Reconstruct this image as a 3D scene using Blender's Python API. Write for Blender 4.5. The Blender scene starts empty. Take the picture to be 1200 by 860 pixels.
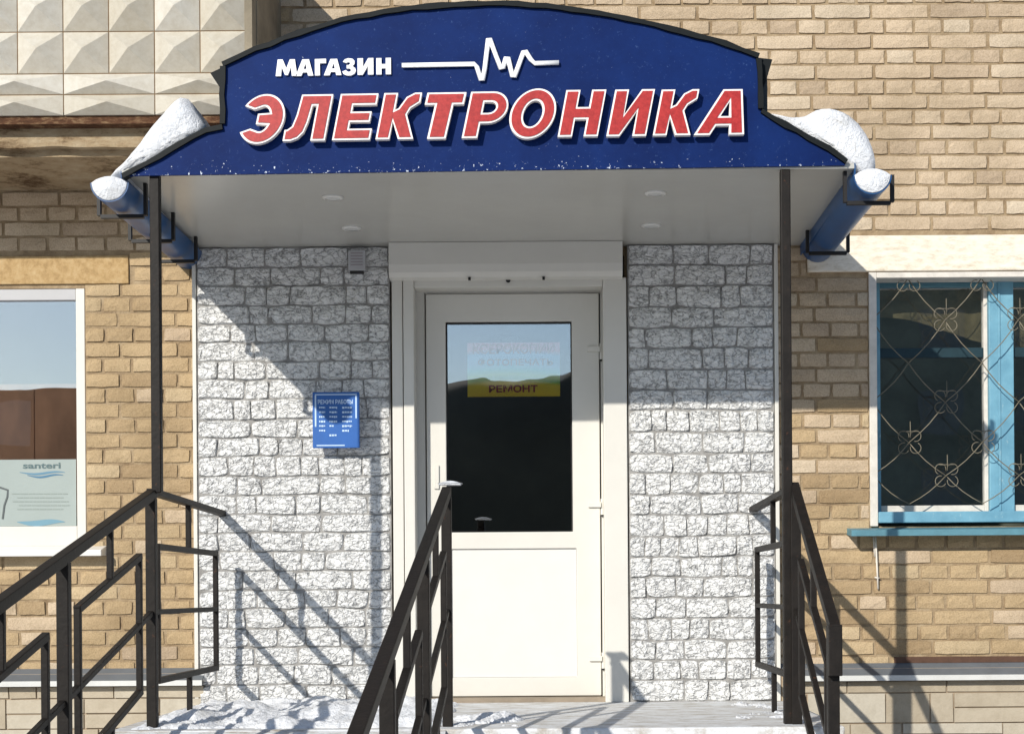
import bpy, bmesh, math, random
from mathutils import Vector, Matrix, noise
from mathutils.geometry import tessellate_polygon
random.seed(7)
S = bpy.context.scene
COL = S.collection
R = math.radians

# ------------------------------------------------------------------ camera
D0, FPX, EYE = 7.76, 1824.0, 0.54          # metres to the facade, focal length (px of a 1200 px frame), eye above the landing
ROLL = R(0.4)
cam = bpy.data.objects.new('camera', bpy.data.cameras.new('camera'))
COL.objects.link(cam)
cam.data.sensor_width = 36; cam.data.lens = FPX / 1200 * 36
cam.data.shift_x = -50 / 1200; cam.data.shift_y = 265 / 1200
cam.data.clip_end = 2000
cam.matrix_world = Matrix.Translation((0, -D0, EYE)) @ Matrix.Rotation(R(90), 4, 'X') @ Matrix.Rotation(-ROLL, 4, 'Z')
S.camera = cam

# ------------------------------------------------------------------ light
SUN = Vector((0.78, 1.40, -0.81)).normalized()      # direction the light travels
sun = bpy.data.objects.new('sun', bpy.data.lights.new('sun', 'SUN'))
COL.objects.link(sun)
sun.data.energy = 4.35; sun.data.angle = R(0.53); sun.data.color = (1, 0.95, 0.86)
sun.rotation_euler = SUN.to_track_quat('-Z', 'Y').to_euler()
W = bpy.data.worlds.new('World'); S.world = W; W.use_nodes = True
wn = W.node_tree; bgn = wn.nodes['Background']
sky = wn.nodes.new('ShaderNodeTexSky'); sky.sky_type = 'NISHITA'; sky.sun_disc = False
sky.sun_elevation = math.asin(-SUN.z); sky.sun_rotation = math.atan2(-SUN.x, -SUN.y)
sky.air_density = 1.0; sky.dust_density = 0.3; sky.ozone_density = 1.5
wn.links.new(sky.outputs[0], bgn.inputs[0]); bgn.inputs[1].default_value = 0.125
S.view_settings.view_transform = 'Standard'; S.view_settings.look = 'None'
S.view_settings.exposure = 0.1; S.view_settings.gamma = 1

# ------------------------------------------------------------------ helpers
def P(px, py, y=0.0):
    """point at depth y (0 = brick face) that the photograph shows at px, py"""
    u, v = px - 650, 695 - py
    ca, sa = math.cos(ROLL), math.sin(ROLL)
    u, v = u * ca + v * sa, -u * sa + v * ca
    k = (D0 + y) / FPX
    return Vector((u * k, y, EYE + v * k))

def wpos(o):
    p = Vector((0, 0, 0))
    while o:
        p += o.location; o = o.parent
    return p

class MB:
    def __init__(s): s.v = []; s.f = []
    def add(s, vs, fs):
        b = len(s.v); s.v += [Vector(p) for p in vs]; s.f += [tuple(b + i for i in f) for f in fs]; return s
    def box(s, x0, x1, y0, y1, z0, z1):
        return s.add([(x0,y0,z0),(x1,y0,z0),(x1,y1,z0),(x0,y1,z0),(x0,y0,z1),(x1,y0,z1),(x1,y1,z1),(x0,y1,z1)],
                     [(0,1,5,4),(1,2,6,5),(2,3,7,6),(3,0,4,7),(4,5,6,7),(3,2,1,0)])
    def quad(s, *p): return s.add(p, [tuple(range(len(p)))])
    def bar(s, p, q, w, h=None, up=(1, 0, 0)):
        p, q = Vector(p), Vector(q); h = h or w
        d = (q - p).normalized(); u = Vector(up); u = (u - d * u.dot(d))
        if u.length < 1e-4: u = Vector((0, 1, 0)) - d * d.y
        u.normalize(); n = d.cross(u)
        vs = [c + u * a * w / 2 + n * b * h / 2 for c in (p, q) for a, b in ((-1,-1),(1,-1),(1,1),(-1,1))]
        return s.add(vs, [(0,1,5,4),(1,2,6,5),(2,3,7,6),(3,0,4,7),(4,5,6,7),(3,2,1,0)])
    def prism(s, loops, y0, y1):
        """loops of (x, z): outer first, then holes; y0 is the front"""
        tri = tessellate_polygon([[Vector((x, z, 0)) for x, z in l] for l in loops])
        flat = [p for l in loops for p in l]; n = len(flat)
        vs = [(x, y0, z) for x, z in flat] + [(x, y1, z) for x, z in flat]
        fs = []
        for a, b, c in tri:
            A, B, C_ = flat[a], flat[b], flat[c]
            cr = (B[0]-A[0])*(C_[1]-A[1]) - (B[1]-A[1])*(C_[0]-A[0])
            if cr < 0: b, c = c, b
            fs.append((a, b, c)); fs.append((n + c, n + b, n + a))
        o = 0
        for l in loops:
            m = len(l)
            for i in range(m):
                j = (i + 1) % m; fs.append((o + i, o + j, n + o + j, n + o + i))
            o += m
        return s.add(vs, fs)
    def sheet(s, fn, nu, nv):
        vs = [fn(i / nu, j / nv) for j in range(nv + 1) for i in range(nu + 1)]
        return s.add(vs, [(j*(nu+1)+i, j*(nu+1)+i+1, (j+1)*(nu+1)+i+1, (j+1)*(nu+1)+i) for j in range(nv) for i in range(nu)])
    def tube(s, pts, r, n=8, flat=1.0):
        pts = [Vector(p) for p in pts]; rings = []
        for i, p in enumerate(pts):
            d = (pts[min(i+1, len(pts)-1)] - pts[max(i-1, 0)]).normalized()
            a = Vector((0, 1, 0)); a = (a - d * a.dot(d))
            if a.length < 1e-3: a = Vector((1, 0, 0)) - d * d.x
            a.normalize(); b = d.cross(a)
            rings.append([p + (a * math.cos(t) * flat + b * math.sin(t)) * r for t in [2*math.pi*k/n for k in range(n)]])
        vs = [q for rg in rings for q in rg]
        fs = [(i*n+k, i*n+(k+1) % n, (i+1)*n+(k+1) % n, (i+1)*n+k) for i in range(len(pts)-1) for k in range(n)]
        fs += [tuple(range(n-1, -1, -1)), tuple((len(pts)-1)*n + k for k in range(n))]
        return s.add(vs, fs)
    def mesh(s, name, mat, off=(0, 0, 0), smooth=False, fix=True):
        off = Vector(off)
        m = bpy.data.meshes.new(name); m.from_pydata([p - off for p in s.v], [], s.f)
        if fix:
            bm = bmesh.new(); bm.from_mesh(m); bmesh.ops.recalc_face_normals(bm, faces=bm.faces[:]); bm.to_mesh(m); bm.free()
        m.materials.append(mat)
        if smooth:
            for p in m.polygons: p.use_smooth = True
        m.update(); return m
    def build(s, name, mat, parent=None, smooth=False, bevel=0, fix=True, origin=None):
        base = wpos(parent) if parent else Vector((0, 0, 0))
        org = Vector(origin) if origin is not None else base
        m = s.mesh(name, mat, org, smooth, fix)
        o = bpy.data.objects.new(name, m); COL.objects.link(o)
        o.parent = parent; o.location = org - base
        if bevel:
            b = o.modifiers.new('bevel', 'BEVEL'); b.width = bevel; b.segments = 2; b.limit_method = 'ANGLE'
            b.harden_normals = False
        return o

def tag(o, label=None, cat=None, group=None, kind=None):
    if label: o['label'] = label
    if cat: o['category'] = cat
    if group: o['group'] = group
    if kind: o['kind'] = kind
    return o
def thing(name, loc, label, cat, group=None):
    o = bpy.data.objects.new(name, None); COL.objects.link(o); o.location = loc; o.empty_display_size = 0.1
    return tag(o, label, cat, group)
def put(name, mesh, parent, loc, scale=(1, 1, 1)):
    o = bpy.data.objects.new(name, mesh); COL.objects.link(o); o.parent = parent
    o.location = Vector(loc) - wpos(parent); o.scale = scale; return o

# ------------------------------------------------------------------ materials
def lin(*c):
    return tuple((x / 12.92 if x <= 0.04045 else ((x + 0.055) / 1.055) ** 2.4) for x in [v / 255 for v in c])
class Mat:
    def __init__(s, name, rough=0.6, spec=0.4, metal=0.0):
        s.m = bpy.data.materials.new(name); s.m.use_nodes = True; s.t = s.m.node_tree
        s.b = s.t.nodes['Principled BSDF']; s.b.inputs['Roughness'].default_value = rough
        s.b.inputs['Specular IOR Level'].default_value = spec; s.b.inputs['Metallic'].default_value = metal
        s.geo = None
    def n(s, t, **kw):
        nd = s.t.nodes.new(t)
        for k, v in kw.items():
            if k in nd.inputs: nd.inputs[k].default_value = v
            else: setattr(nd, k, v)
        return nd
    def l(s, a, b): s.t.links.new(a, b)
    def pos(s, stretch=None):
        g = s.n('ShaderNodeNewGeometry')
        if not stretch: return g.outputs['Position']
        m = s.n('ShaderNodeMapping'); m.inputs['Scale'].default_value = stretch; s.l(g.outputs['Position'], m.inputs['Vector']); return m.outputs[0]
    def noise(s, scale, detail=4, rough=0.55, stretch=None, dist=0.0):
        nd = s.n('ShaderNodeTexNoise', Scale=scale, Detail=detail, Roughness=rough, Distortion=dist)
        s.l(s.pos(stretch), nd.inputs['Vector']); return nd.outputs['Fac']
    def ramp(s, fac, stops):
        r = s.n('ShaderNodeValToRGB'); e = r.color_ramp.elements
        while len(e) < len(stops): e.new(0.5)
        for el, (p, c) in zip(e, stops):
            el.position = p; el.color = (*c, 1) if len(c) == 3 else c
        s.l(fac, r.inputs[0]); return r.outputs[0]
    def mix(s, fac, a, b, mode='MIX'):
        m = s.n('ShaderNodeMix', data_type='RGBA', blend_type=mode)
        for sock, val in ((m.inputs[0], fac), (m.inputs[6], a), (m.inputs[7], b)):
            if hasattr(val, 'is_linked'): s.l(val, sock)
            elif isinstance(val, (int, float)): sock.default_value = val
            else: sock.default_value = (*val, 1)
        return m.outputs[2]
    def math(s, op, a, b=None):
        m = s.n('ShaderNodeMath', operation=op)
        for i, v in enumerate((a, b)):
            if v is None: continue
            if hasattr(v, 'is_linked'): s.l(v, m.inputs[i])
            else: m.inputs[i].default_value = v
        return m.outputs[0]
    def color(s, c):
        if hasattr(c, 'is_linked'): s.l(c, s.b.inputs['Base Color'])
        else: s.b.inputs['Base Color'].default_value = (*c, 1)
        return s
    def bump(s, h, strength=0.5, dist=0.01):
        b = s.n('ShaderNodeBump'); b.inputs['Strength'].default_value = strength; b.inputs['Distance'].default_value = dist
        s.l(h, b.inputs['Height']); s.l(b.outputs[0], s.b.inputs['Normal']); return s

def rnd_value(M):
    oi = M.n('ShaderNodeObjectInfo'); g = M.n('ShaderNodeNewGeometry')
    a = M.math('ADD', oi.outputs['Random'], g.outputs['Random Per Island'])
    return M.math('FRACT', a)
def brick_mat(name, lo, mid, hi):
    M = Mat(name, 0.9, 0.15)
    base = M.ramp(rnd_value(M), [(0.0, lo), (0.25, mid), (0.8, mid), (1.0, hi)])
    sp = M.ramp(M.noise(160, 3, 0.7), [(0.35, (0.72, 0.70, 0.66)), (0.55, (1, 1, 1))])
    c = M.mix(0.8, base, sp, 'MULTIPLY')
    big = M.ramp(M.noise(2.2, 5, 0.65), [(0.32, (0.70, 0.67, 0.62)), (0.60, (1.04, 1.02, 1))])
    c = M.mix(0.8, c, big, 'MULTIPLY')
    scuff = M.ramp(M.noise(26, 5, 0.7), [(0.62, (0, 0, 0)), (0.72, (1, 1, 1))])
    c = M.mix(M.math('MULTIPLY', scuff, 0.45), c, lin(150, 132, 108))
    M.color(c)
    h = M.math('ADD', M.noise(120, 4, 0.7), M.math('MULTIPLY', M.noise(32, 3, 0.6), 1.6))
    M.bump(h, 0.6, 0.006); return M.m
m_brick = brick_mat('pale silicate brick', lin(182, 163, 140), lin(196, 177, 152), lin(203, 188, 166))
m_ochre = brick_mat('ochre silicate brick', lin(163, 141, 111), lin(182, 160, 127), lin(193, 174, 143))
M = Mat('mortar', 0.95, 0.1)
M.color(M.ramp(M.noise(9, 6, 0.7), [(0.3, lin(128, 108, 84)), (0.55, lin(162, 142, 114)), (0.75, lin(180, 162, 134))])).bump(M.noise(90, 4, 0.7), 0.8, 0.008); m_mortar = M.m

def plain(name, c, rough=0.5, spec=0.4, metal=0, var=0.12, scale=6, bump=0, bscale=80, stretch=None):
    M = Mat(name, rough, spec, metal)
    v = M.ramp(M.noise(scale, 5, 0.65, stretch), [(0.3, tuple(1 - var for _ in range(3))), (0.65, (1, 1, 1))])
    M.color(M.mix(1.0, c, v, 'MULTIPLY'))
    if bump: M.bump(M.noise(bscale, 4, 0.65), bump, 0.004)
    return M.m
m_pvc = plain('white door plastic', lin(214, 211, 203), 0.32, 0.45, var=0.06, scale=3)
m_pvc2 = plain('white door panel', lin(217, 215, 210), 0.32, 0.45, var=0.05, scale=4)
m_gasket = plain('dark rubber seal', lin(40, 40, 40), 0.7)
m_whitepaint = plain('white painted wood', lin(216, 210, 200), 0.6, 0.3, var=0.22, scale=14, bump=0.3)
m_soffit = plain('grey plastic soffit', lin(184, 182, 175), 0.24, 0.5, var=0.07, scale=2.2)
m_seam = plain('soffit seam', lin(120, 120, 118), 0.6)
M = Mat('dark grey painted steel tube', 0.55, 0.2)
pt = M.ramp(M.noise(18, 5, 0.65), [(0.3, lin(22, 19, 17)), (0.65, lin(33, 29, 26))])
ru = M.ramp(M.noise(34, 5, 0.75), [(0.63, (0, 0, 0)), (0.70, (1, 1, 1))])
M.color(M.mix(M.math('MULTIPLY', ru, 0.7), pt, lin(84, 54, 36))); M.bump(M.noise(60, 4, 0.65), 0.3, 0.004); m_steel = M.m
m_black = plain('black steel bracket', lin(28, 26, 26), 0.55, var=0.3)
m_trim = plain('dark green edge strip', lin(14, 20, 22), 0.6, 0.2, var=0.4, scale=20)
m_gut = plain('blue gutter', lin(26, 78, 130), 0.35, 0.5, var=0.25, scale=9)
m_roof = plain('dark roofing sheet', lin(48, 54, 56), 0.5, var=0.3)
m_blue = None
M = Mat('blue sign board', 0.55, 0.08)
sc = M.ramp(M.noise(70, 4, 0.75), [(0.62, (0, 0, 0)), (0.72, (1, 1, 1))])
cl = M.ramp(M.noise(3, 5, 0.7), [(0.3, lin(9, 30, 78)), (0.7, lin(15, 42, 98))])
c = M.mix(M.math('MULTIPLY', sc, 0.28), cl, lin(90, 120, 170))
sepb = M.n('ShaderNodeSeparateXYZ'); M.l(M.pos(), sepb.inputs[0])
mr = M.n('ShaderNodeMapRange'); M.l(sepb.outputs[2], mr.inputs[0]); mr.inputs[1].default_value = 2.25; mr.inputs[2].default_value = 2.33; mr.inputs[3].default_value = 0.13; mr.inputs[4].default_value = 0.0
fz = M.ramp(M.math('ADD', M.noise(75, 3, 0.6), mr.outputs[0]), [(0.74, (0, 0, 0)), (0.78, (1, 1, 1))])
c = M.mix(fz, c, lin(200, 210, 225))
M.color(c); m_blue = M.m
def letter_mat(name, c1, c2):
    M = Mat(name, 0.45, 0.4)
    M.color(M.ramp(M.noise(60, 4, 0.7), [(0.35, c1), (0.6, c2)])); return M.m
m_red = letter_mat('red letter face', lin(150, 24, 25), lin(174, 40, 38))
m_letterw = letter_mat('white letter edge', lin(232, 226, 222), lin(244, 240, 236))
m_bulbw = letter_mat('white sign paint', lin(236, 236, 236), lin(246, 246, 246))

# faux stone panels: white wash over darker crevices
M = Mat('whitewashed stone panel', 0.75, 0.25)
def warp(scale, amp, st):
    ds = M.n('ShaderNodeTexNoise', Scale=scale, Detail=3.0); M.l(M.pos(st), ds.inputs['Vector'])
    vm = M.n('ShaderNodeVectorMath', operation='SCALE'); vm.inputs['Scale'].default_value = amp; M.l(ds.outputs['Color'], vm.inputs[0])
    va = M.n('ShaderNodeVectorMath', operation='ADD'); M.l(M.pos(st), va.inputs[0]); M.l(vm.outputs[0], va.inputs[1]); return va.outputs[0]
def vor(scale, feature, vec):
    g = M.n('ShaderNodeTexVoronoi', Scale=scale); g.feature = feature; M.l(vec, g.inputs['Vector']); return g.outputs['Distance']
wv = warp(28.0, 0.07, (1, 1, 1.3))
chip = vor(30.0, 'F1', wv)                       # rounded chips
crack = M.ramp(vor(25.0, 'DISTANCE_TO_EDGE', warp(20.0, 0.10, (0.8, 1, 1.3))), [(0.0, (0, 0, 0)), (0.13, (1, 1, 1))])
fine = M.noise(82, 5, 0.72, dist=0.8); broad = M.noise(30, 4, 0.65, dist=1.0)
hgt = M.math('ADD', M.math('ADD', M.math('MULTIPLY', chip, -0.9), M.math('MULTIPLY', crack, 0.45)), M.math('ADD', M.math('MULTIPLY', fine, 0.7), M.math('MULTIPLY', broad, 2.2)))
w1 = M.math('ADD', M.math('MULTIPLY', fine, 0.42), M.math('ADD', M.math('MULTIPLY', crack, 0.22), M.math('MULTIPLY', broad, 0.80)))
wash = M.ramp(w1, [(0.45, lin(140, 140, 140)), (0.62, lin(186, 186, 185)), (0.74, lin(230, 230, 229)), (0.95, lin(248, 248, 246))])
M.color(wash); M.b.inputs['Roughness'].default_value = 0.5; M.bump(hgt, 0.9, 0.012); m_stone = M.m
m_stoneback = plain('stone panel joint', lin(158, 156, 153), 0.9, 0.1, var=0.4, scale=30, bump=0.6)

M = Mat('snow', 0.7, 0.3)
M.color(M.ramp(M.noise(7, 5, 0.65), [(0.28, lin(206, 206, 206)), (0.45, lin(232, 234, 238)), (0.65, lin(240, 242, 245))])); M.bump(M.math('ADD', M.noise(45, 5, 0.65), M.math('MULTIPLY', M.noise(200, 3, 0.7), 0.35)), 0.8, 0.02)
M.b.inputs['Subsurface Weight'].default_value = 0.0; m_snow = M.m
M = Mat('ground snow', 0.8, 0.2)
M.color(M.ramp(M.noise(0.9, 6, 0.6), [(0.35, lin(150, 146, 142)), (0.55, lin(204, 206, 210)), (0.8, lin(226, 229, 234))])); M.bump(M.noise(6, 6, 0.6), 0.6, 0.05); m_ground = M.m
M = Mat('frosted concrete', 0.7, 0.3)
fr = M.ramp(M.noise(7, 6, 0.75, (1, 2.5, 1)), [(0.36, (0, 0, 0)), (0.56, (1, 1, 1))])
M.color(M.mix(fr, M.ramp(M.noise(40, 5, 0.7), [(0.3, lin(150, 140, 126)), (0.7, lin(182, 176, 166))]), lin(216, 218, 220))); M.bump(M.noise(40, 5, 0.7), 0.5, 0.01); m_conc = M.m
M = Mat('cream plinth stone', 0.85, 0.2)
rv = rnd_value(M)
c = M.ramp(rv, [(0.0, lin(170, 158, 138)), (0.5, lin(180, 169, 150)), (1.0, lin(186, 178, 162))])
c = M.mix(0.7, c, M.ramp(M.noise(14, 5, 0.7), [(0.3, (0.78, 0.76, 0.73)), (0.6, (1, 1, 1))]), 'MULTIPLY')
M.color(c); M.bump(M.noise(60, 5, 0.7), 0.4, 0.006); m_plinth = M.m
m_plinthj = plain('plinth joint', lin(172, 154, 132), 0.9)
m_ledge = plain('grey galvanised ledge', lin(104, 108, 112), 0.6, 0.4, var=0.2, scale=8)
m_ledgelip = plain('pale ledge lip', lin(206, 206, 202), 0.5)
M = Mat('concrete lintel', 0.9, 0.15)
M.color(M.ramp(M.noise(22, 6, 0.75), [(0.3, lin(146, 120, 84)), (0.5, lin(176, 148, 106)), (0.7, lin(190, 166, 128))])); M.bump(M.noise(70, 5, 0.7), 0.5, 0.006); m_lintel = M.m
M = Mat('whitewashed lintel', 0.85, 0.2)
M.color(M.ramp(M.noise(16, 6, 0.75, (1, 1, 3)), [(0.28, lin(196, 182, 160)), (0.5, lin(226, 216, 198)), (0.7, lin(236, 228, 214))])); M.bump(M.noise(60, 5, 0.7), 0.4, 0.005); m_wlintel = M.m

M = Mat('balcony tile', 0.6, 0.35)
c = M.ramp(rnd_value(M), [(0, lin(182, 175, 160)), (0.6, lin(194, 188, 175)), (1, lin(202, 198, 188))])
c = M.mix(0.7, c, M.ramp(M.noise(24, 6, 0.7), [(0.3, (0.80, 0.76, 0.70)), (0.6, (1, 1, 1))]), 'MULTIPLY')
M.color(c); M.bump(M.noise(60, 4, 0.7), 0.3, 0.004); m_tile = M.m
m_tilej = plain('tile joint', lin(128, 104, 76), 0.9, var=0.3)
M = Mat('weathered balcony concrete', 0.95, 0.1)
st = M.ramp(M.noise(5, 6, 0.75, (1, 1, 3)), [(0.35, lin(96, 76, 56)), (0.5, lin(158, 138, 110)), (0.7, lin(178, 162, 136))])
M.color(st); M.bump(M.noise(40, 6, 0.75), 0.8, 0.012); m_slab = M.m
M = Mat('rusty steel edge', 0.85, 0.2)
M.color(M.ramp(M.noise(20, 6, 0.75, (1, 1, 3)), [(0.3, lin(48, 32, 22)), (0.5, lin(84, 56, 38)), (0.7, lin(136, 112, 84))])); M.bump(M.noise(70, 4), 0.5, 0.005); m_rust = M.m
m_sidewall = plain('grey balcony side panel', lin(146, 136, 118), 0.9, 0.1, var=0.4, scale=5, bump=0.4)
M = Mat('flaking light blue paint', 0.5, 0.35)
wear = M.ramp(M.noise(36, 5, 0.75, (1, 1, 0.5)), [(0.60, (0, 0, 0)), (0.70, (1, 1, 1))])
M.color(M.mix(M.math('MULTIPLY', wear, 0.6), M.ramp(M.noise(8, 4), [(0.3, lin(94, 142, 164)), (0.7, lin(118, 168, 188))]), lin(176, 196, 196))); M.bump(M.noise(50, 4), 0.3, 0.003); m_lblue = M.m
m_sill = plain('dull blue sill metal', lin(92, 138, 152), 0.5, 0.4, var=0.25, scale=10)
m_teal = plain('dark teal painted wood', lin(32, 56, 64), 0.5, 0.3, var=0.3, scale=12)
m_rod = plain('cream painted rod', lin(124, 116, 98), 0.55, var=0.3, scale=30)
m_dark = plain('dim interior', lin(62, 58, 52), 0.9, var=0.4, scale=2)
m_brown = plain('brown reflection paint', lin(196, 146, 114), 0.7, var=0.55, scale=4, stretch=(1, 1, 0.45))  # streaky brown painted as the blurred reflection of a building
m_curtain = plain('olive curtain', lin(140, 126, 92), 0.9, var=0.6, scale=9)
m_grey = plain('light grey plastic box', lin(176, 176, 178), 0.5, var=0.06)
m_boardblue = plain('blue plastic hours board', lin(30, 92, 168), 0.4, 0.5, var=0.12, scale=12)
m_boardtext = plain('pale blue print', lin(190, 214, 240), 0.5)
m_print = plain('white print', lin(226, 226, 226), 0.6, var=0.03)
def glass(name, refl, tint, mirror=(0.96, 0.98, 1)):
    m = bpy.data.materials.new(name); m.use_nodes = True; t = m.node_tree; t.nodes.clear()
    o = t.nodes.new('ShaderNodeOutputMaterial'); mx = t.nodes.new('ShaderNodeMixShader')
    tr = t.nodes.new('ShaderNodeBsdfTransparent'); gl = t.nodes.new('ShaderNodeBsdfGlossy')
    tr.inputs[0].default_value = (*tint, 1); gl.inputs['Roughness'].default_value = 0.0; gl.inputs[0].default_value = (*mirror, 1)
    mx.inputs[0].default_value = refl
    tc = t.nodes.new('ShaderNodeNewGeometry'); nz = t.nodes.new('ShaderNodeTexNoise'); nz.inputs['Scale'].default_value = 2.5
    bp = t.nodes.new('ShaderNodeBump'); bp.inputs['Strength'].default_value = 0.04; bp.inputs['Distance'].default_value = 0.02
    t.links.new(tc.outputs['Position'], nz.inputs['Vector']); t.links.new(nz.outputs[0], bp.inputs['Height']); t.links.new(bp.outputs[0], gl.inputs['Normal'])
    t.links.new(tr.outputs[0], mx.inputs[1]); t.links.new(gl.outputs[0], mx.inputs[2]); t.links.new(mx.outputs[0], o.inputs[0])
    return m
m_glass = glass('door glass', 0.34, (1, 1, 1), (0.80, 0.82, 0.84))
m_glass2 = glass('window glass', 0.34, (0.97, 0.98, 0.98), (0.80, 0.83, 0.85))
m_glass3 = glass('old window glass', 0.24, (0.9, 0.92, 0.92))
def flat(name, c, rough=0.6):
    M = Mat(name, rough, 0.3); M.color(c); return M.m

# ------------------------------------------------------------------ ground, landing, steps, ramp
GZ = -0.75
def ground_fn(u, v):
    x = (u - 0.5); y = (v - 0.5)
    X = math.copysign(abs(x * 2) ** 3 * 900, x); Y = math.copysign(abs(y * 2) ** 3 * 900, y)
    n = noise.noise(Vector((X * 0.4, Y * 0.4, 0))) * 0.03
    return (X, Y, GZ + n)
tag(MB().sheet(ground_fn, 80, 80).build('ground', m_ground, smooth=True, fix=False), kind='structure')
LX0, LX1, LY = -1.80, 1.16, -1.52
tag(MB().box(LX0, LX1, LY, -0.0, GZ - 0.1, 0.0).build('landing', m_conc, bevel=0.008), kind='structure')
for k in range(1, 5):
    z = -0.15 * k
    tag(MB().box(-0.40, LX1 + 0.001 * k, LY - 0.28 * k, LY - 0.28 * (k - 1) - 0.002, GZ - 0.1, z).build('step', m_conc, bevel=0.008), kind='structure')
RS = 0.25
mb = MB(); mb.prism([[(LY - 0.002, -0.004), (LY - 0.002, GZ - 0.1), (LY - 3.05, GZ - 0.1), (LY - 3.05, GZ)]], 0, 1.36)
mb.v = [Vector((LX0 + p.y, p.x, p.z)) for p in mb.v]
tag(mb.build('ramp', m_conc), kind='structure')

# ------------------------------------------------------------------ brick wall
wall = thing('brick_wall', (0, 0, GZ), 'pale sand coloured brick wall of the building around the entrance', 'brick wall')
X = lambda px, py=500, y=0: P(px, py, y).x
Z = lambda px, py, y=0: P(px, py, y).z
WZ0, WZ1, WX0, WX1 = -0.85, 6.2, -8.0, 7.0
LW = (X(-190), X(100), Z(50, 640), Z(50, 338))          # left window opening
RW = (X(1019), X(1330), Z(1100, 616), Z(1100, 319))     # right window opening
DR = (X(462), X(733), -0.02, Z(600, 300))               # door opening
L1 = (X(-230), X(152), Z(75, 333), Z(75, 300))          # left lintel
L2 = (X(946, 300), X(1390, 300), Z(1100, 318), Z(1100, 276))  # right lintel
mb = MB()
xs = [WX0, LW[0], LW[1], DR[0], DR[1], RW[0], RW[1], WX1]
def column(x0, x1, holes, fy=0.0085):
    z = WZ0
    for a, b in holes + [(WZ1, WZ1)]:
        if a > z: mb.box(x0, x1, fy, 0.30, z, a)
        z = b
column(WX0, LW[0], []); column(LW[0], LW[1], [(LW[2], LW[3])]); column(LW[1], DR[0], [])
column(DR[0], DR[1], [(DR[2], DR[3])]); column(DR[1], RW[0], []); column(RW[0], RW[1], [(RW[2], RW[3])]); column(RW[1], WX1, [])
mb.build('mortar_bed', m_mortar, wall)
tag(MB().box(L1[0], L1[1], -0.004, 0.02, L1[2], L1[3]).build('lintel', m_lintel, wall, bevel=0.004), 'ochre concrete lintel')
tag(MB().box(L2[0], L2[1], -0.012, 0.02, L2[2], L2[3]).build('lintel', m_wlintel, wall, bevel=0.006), 'whitewashed lintel')

PITCH = 17.75 / 235; JT = 0.0105; SP = 68 / 235
zc0 = P(1000, 13.5).z; xj0 = P(952.7, 13.5).x
def brick_mesh(w, h, seed):
    rr = random.Random(seed); nu, nv = 4, 2; mbk = MB(); g = []
    for j in range(nv + 1):
        for i in range(nu + 1):
            edge = i in (0, nu) or j in (0, nv)
            x = (-0.5 + i / nu) * w; z = (-0.5 + j / nv) * h
            if i == 0: x += rr.uniform(0, .005)
            if i == nu: x -= rr.uniform(0, .005)
            if j == 0: z += rr.uniform(-.001, .0035)
            if j == nv: z -= rr.uniform(-.001, .0035)
            if not edge: x += rr.uniform(-.01, .01); z += rr.uniform(-.008, .008)
            if i in (0, nu) and j in (0, nv): x *= 0.992; z *= 0.965
            g.append((x, (rr.uniform(.002, .0045) if edge else rr.uniform(-.0008, .0012)), z))
    fs = [(j*(nu+1)+i, j*(nu+1)+i+1, (j+1)*(nu+1)+i+1, (j+1)*(nu+1)+i) for j in range(nv) for i in range(nu)]
    ring = [i for i in range(nu+1)] + [(j)*(nu+1)+nu for j in range(1, nv+1)] + [nv*(nu+1)+i for i in range(nu-1, -1, -1)] + [j*(nu+1) for j in range(nv-1, 0, -1)]
    b = len(g); g += [(g[i][0], 0.03, g[i][2]) for i in ring]
    n = len(ring)
    fs += [(ring[k], b + k, b + (k+1) % n, ring[(k+1) % n]) for k in range(n)]
    mbk.add(g, fs); return mbk
BW = {'s': SP - JT, 'h': SP / 2 - JT}; BH = PITCH - JT
bricks = []
holes = [LW, RW, (DR[0], DR[1], -1, 2.35), L1, L2]
clad_hide = (X(240), X(900), -0.2, Z(600, 292))
row = -90
rr = random.Random(3)
while True:
    zc = zc0 + PITCH * row
    row += 1
    if zc > WZ1 - 0.05: break
    if zc < 0.10: continue
    kind = 's' if (row - 1) % 2 == 0 else 'h'
    pitch = SP if kind == 's' else SP / 2
    x = xj0 - 30 * SP + (0 if kind == 's' else SP / 4) + rr.uniform(-.012, .012)
    while x < WX1:
        a, b = x + JT / 2, x + pitch - JT / 2; x += pitch
        if b < WX0: continue
        z0, z1 = zc - BH / 2, zc + BH / 2
        segs = [(a, b)]
        for hx0, hx1, hz0, hz1 in holes + [clad_hide]:
            if min(z1, hz1) - max(z0, hz0) < 0.012: continue
            ns = []
            for s0, s1 in segs:
                if hx1 <= s0 or hx0 >= s1: ns.append((s0, s1)); continue
                if s0 < hx0 - 0.004: ns.append((s0, hx0 - 0.004))
                if s1 > hx1 + 0.004: ns.append((hx1 + 0.004, s1))
            segs = ns
        for s0, s1 in segs:
            if s1 - s0 < 0.025: continue
            zz0, zz1 = z0, z1
            bad = False
            for hx0, hx1, hz0, hz1 in holes:       # trim height against an opening or lintel edge
                if s1 > hx0 + .002 and s0 < hx1 - .002:
                    if zz0 < hz1 < zz1: zz0 = max(zz0, hz1 + .003)
                    if zz0 < hz0 < zz1: zz1 = min(zz1, hz0 - .003)
            if zz1 - zz0 < 0.02: continue
            bricks.append((kind, s0, s1, zz0, zz1))
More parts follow.
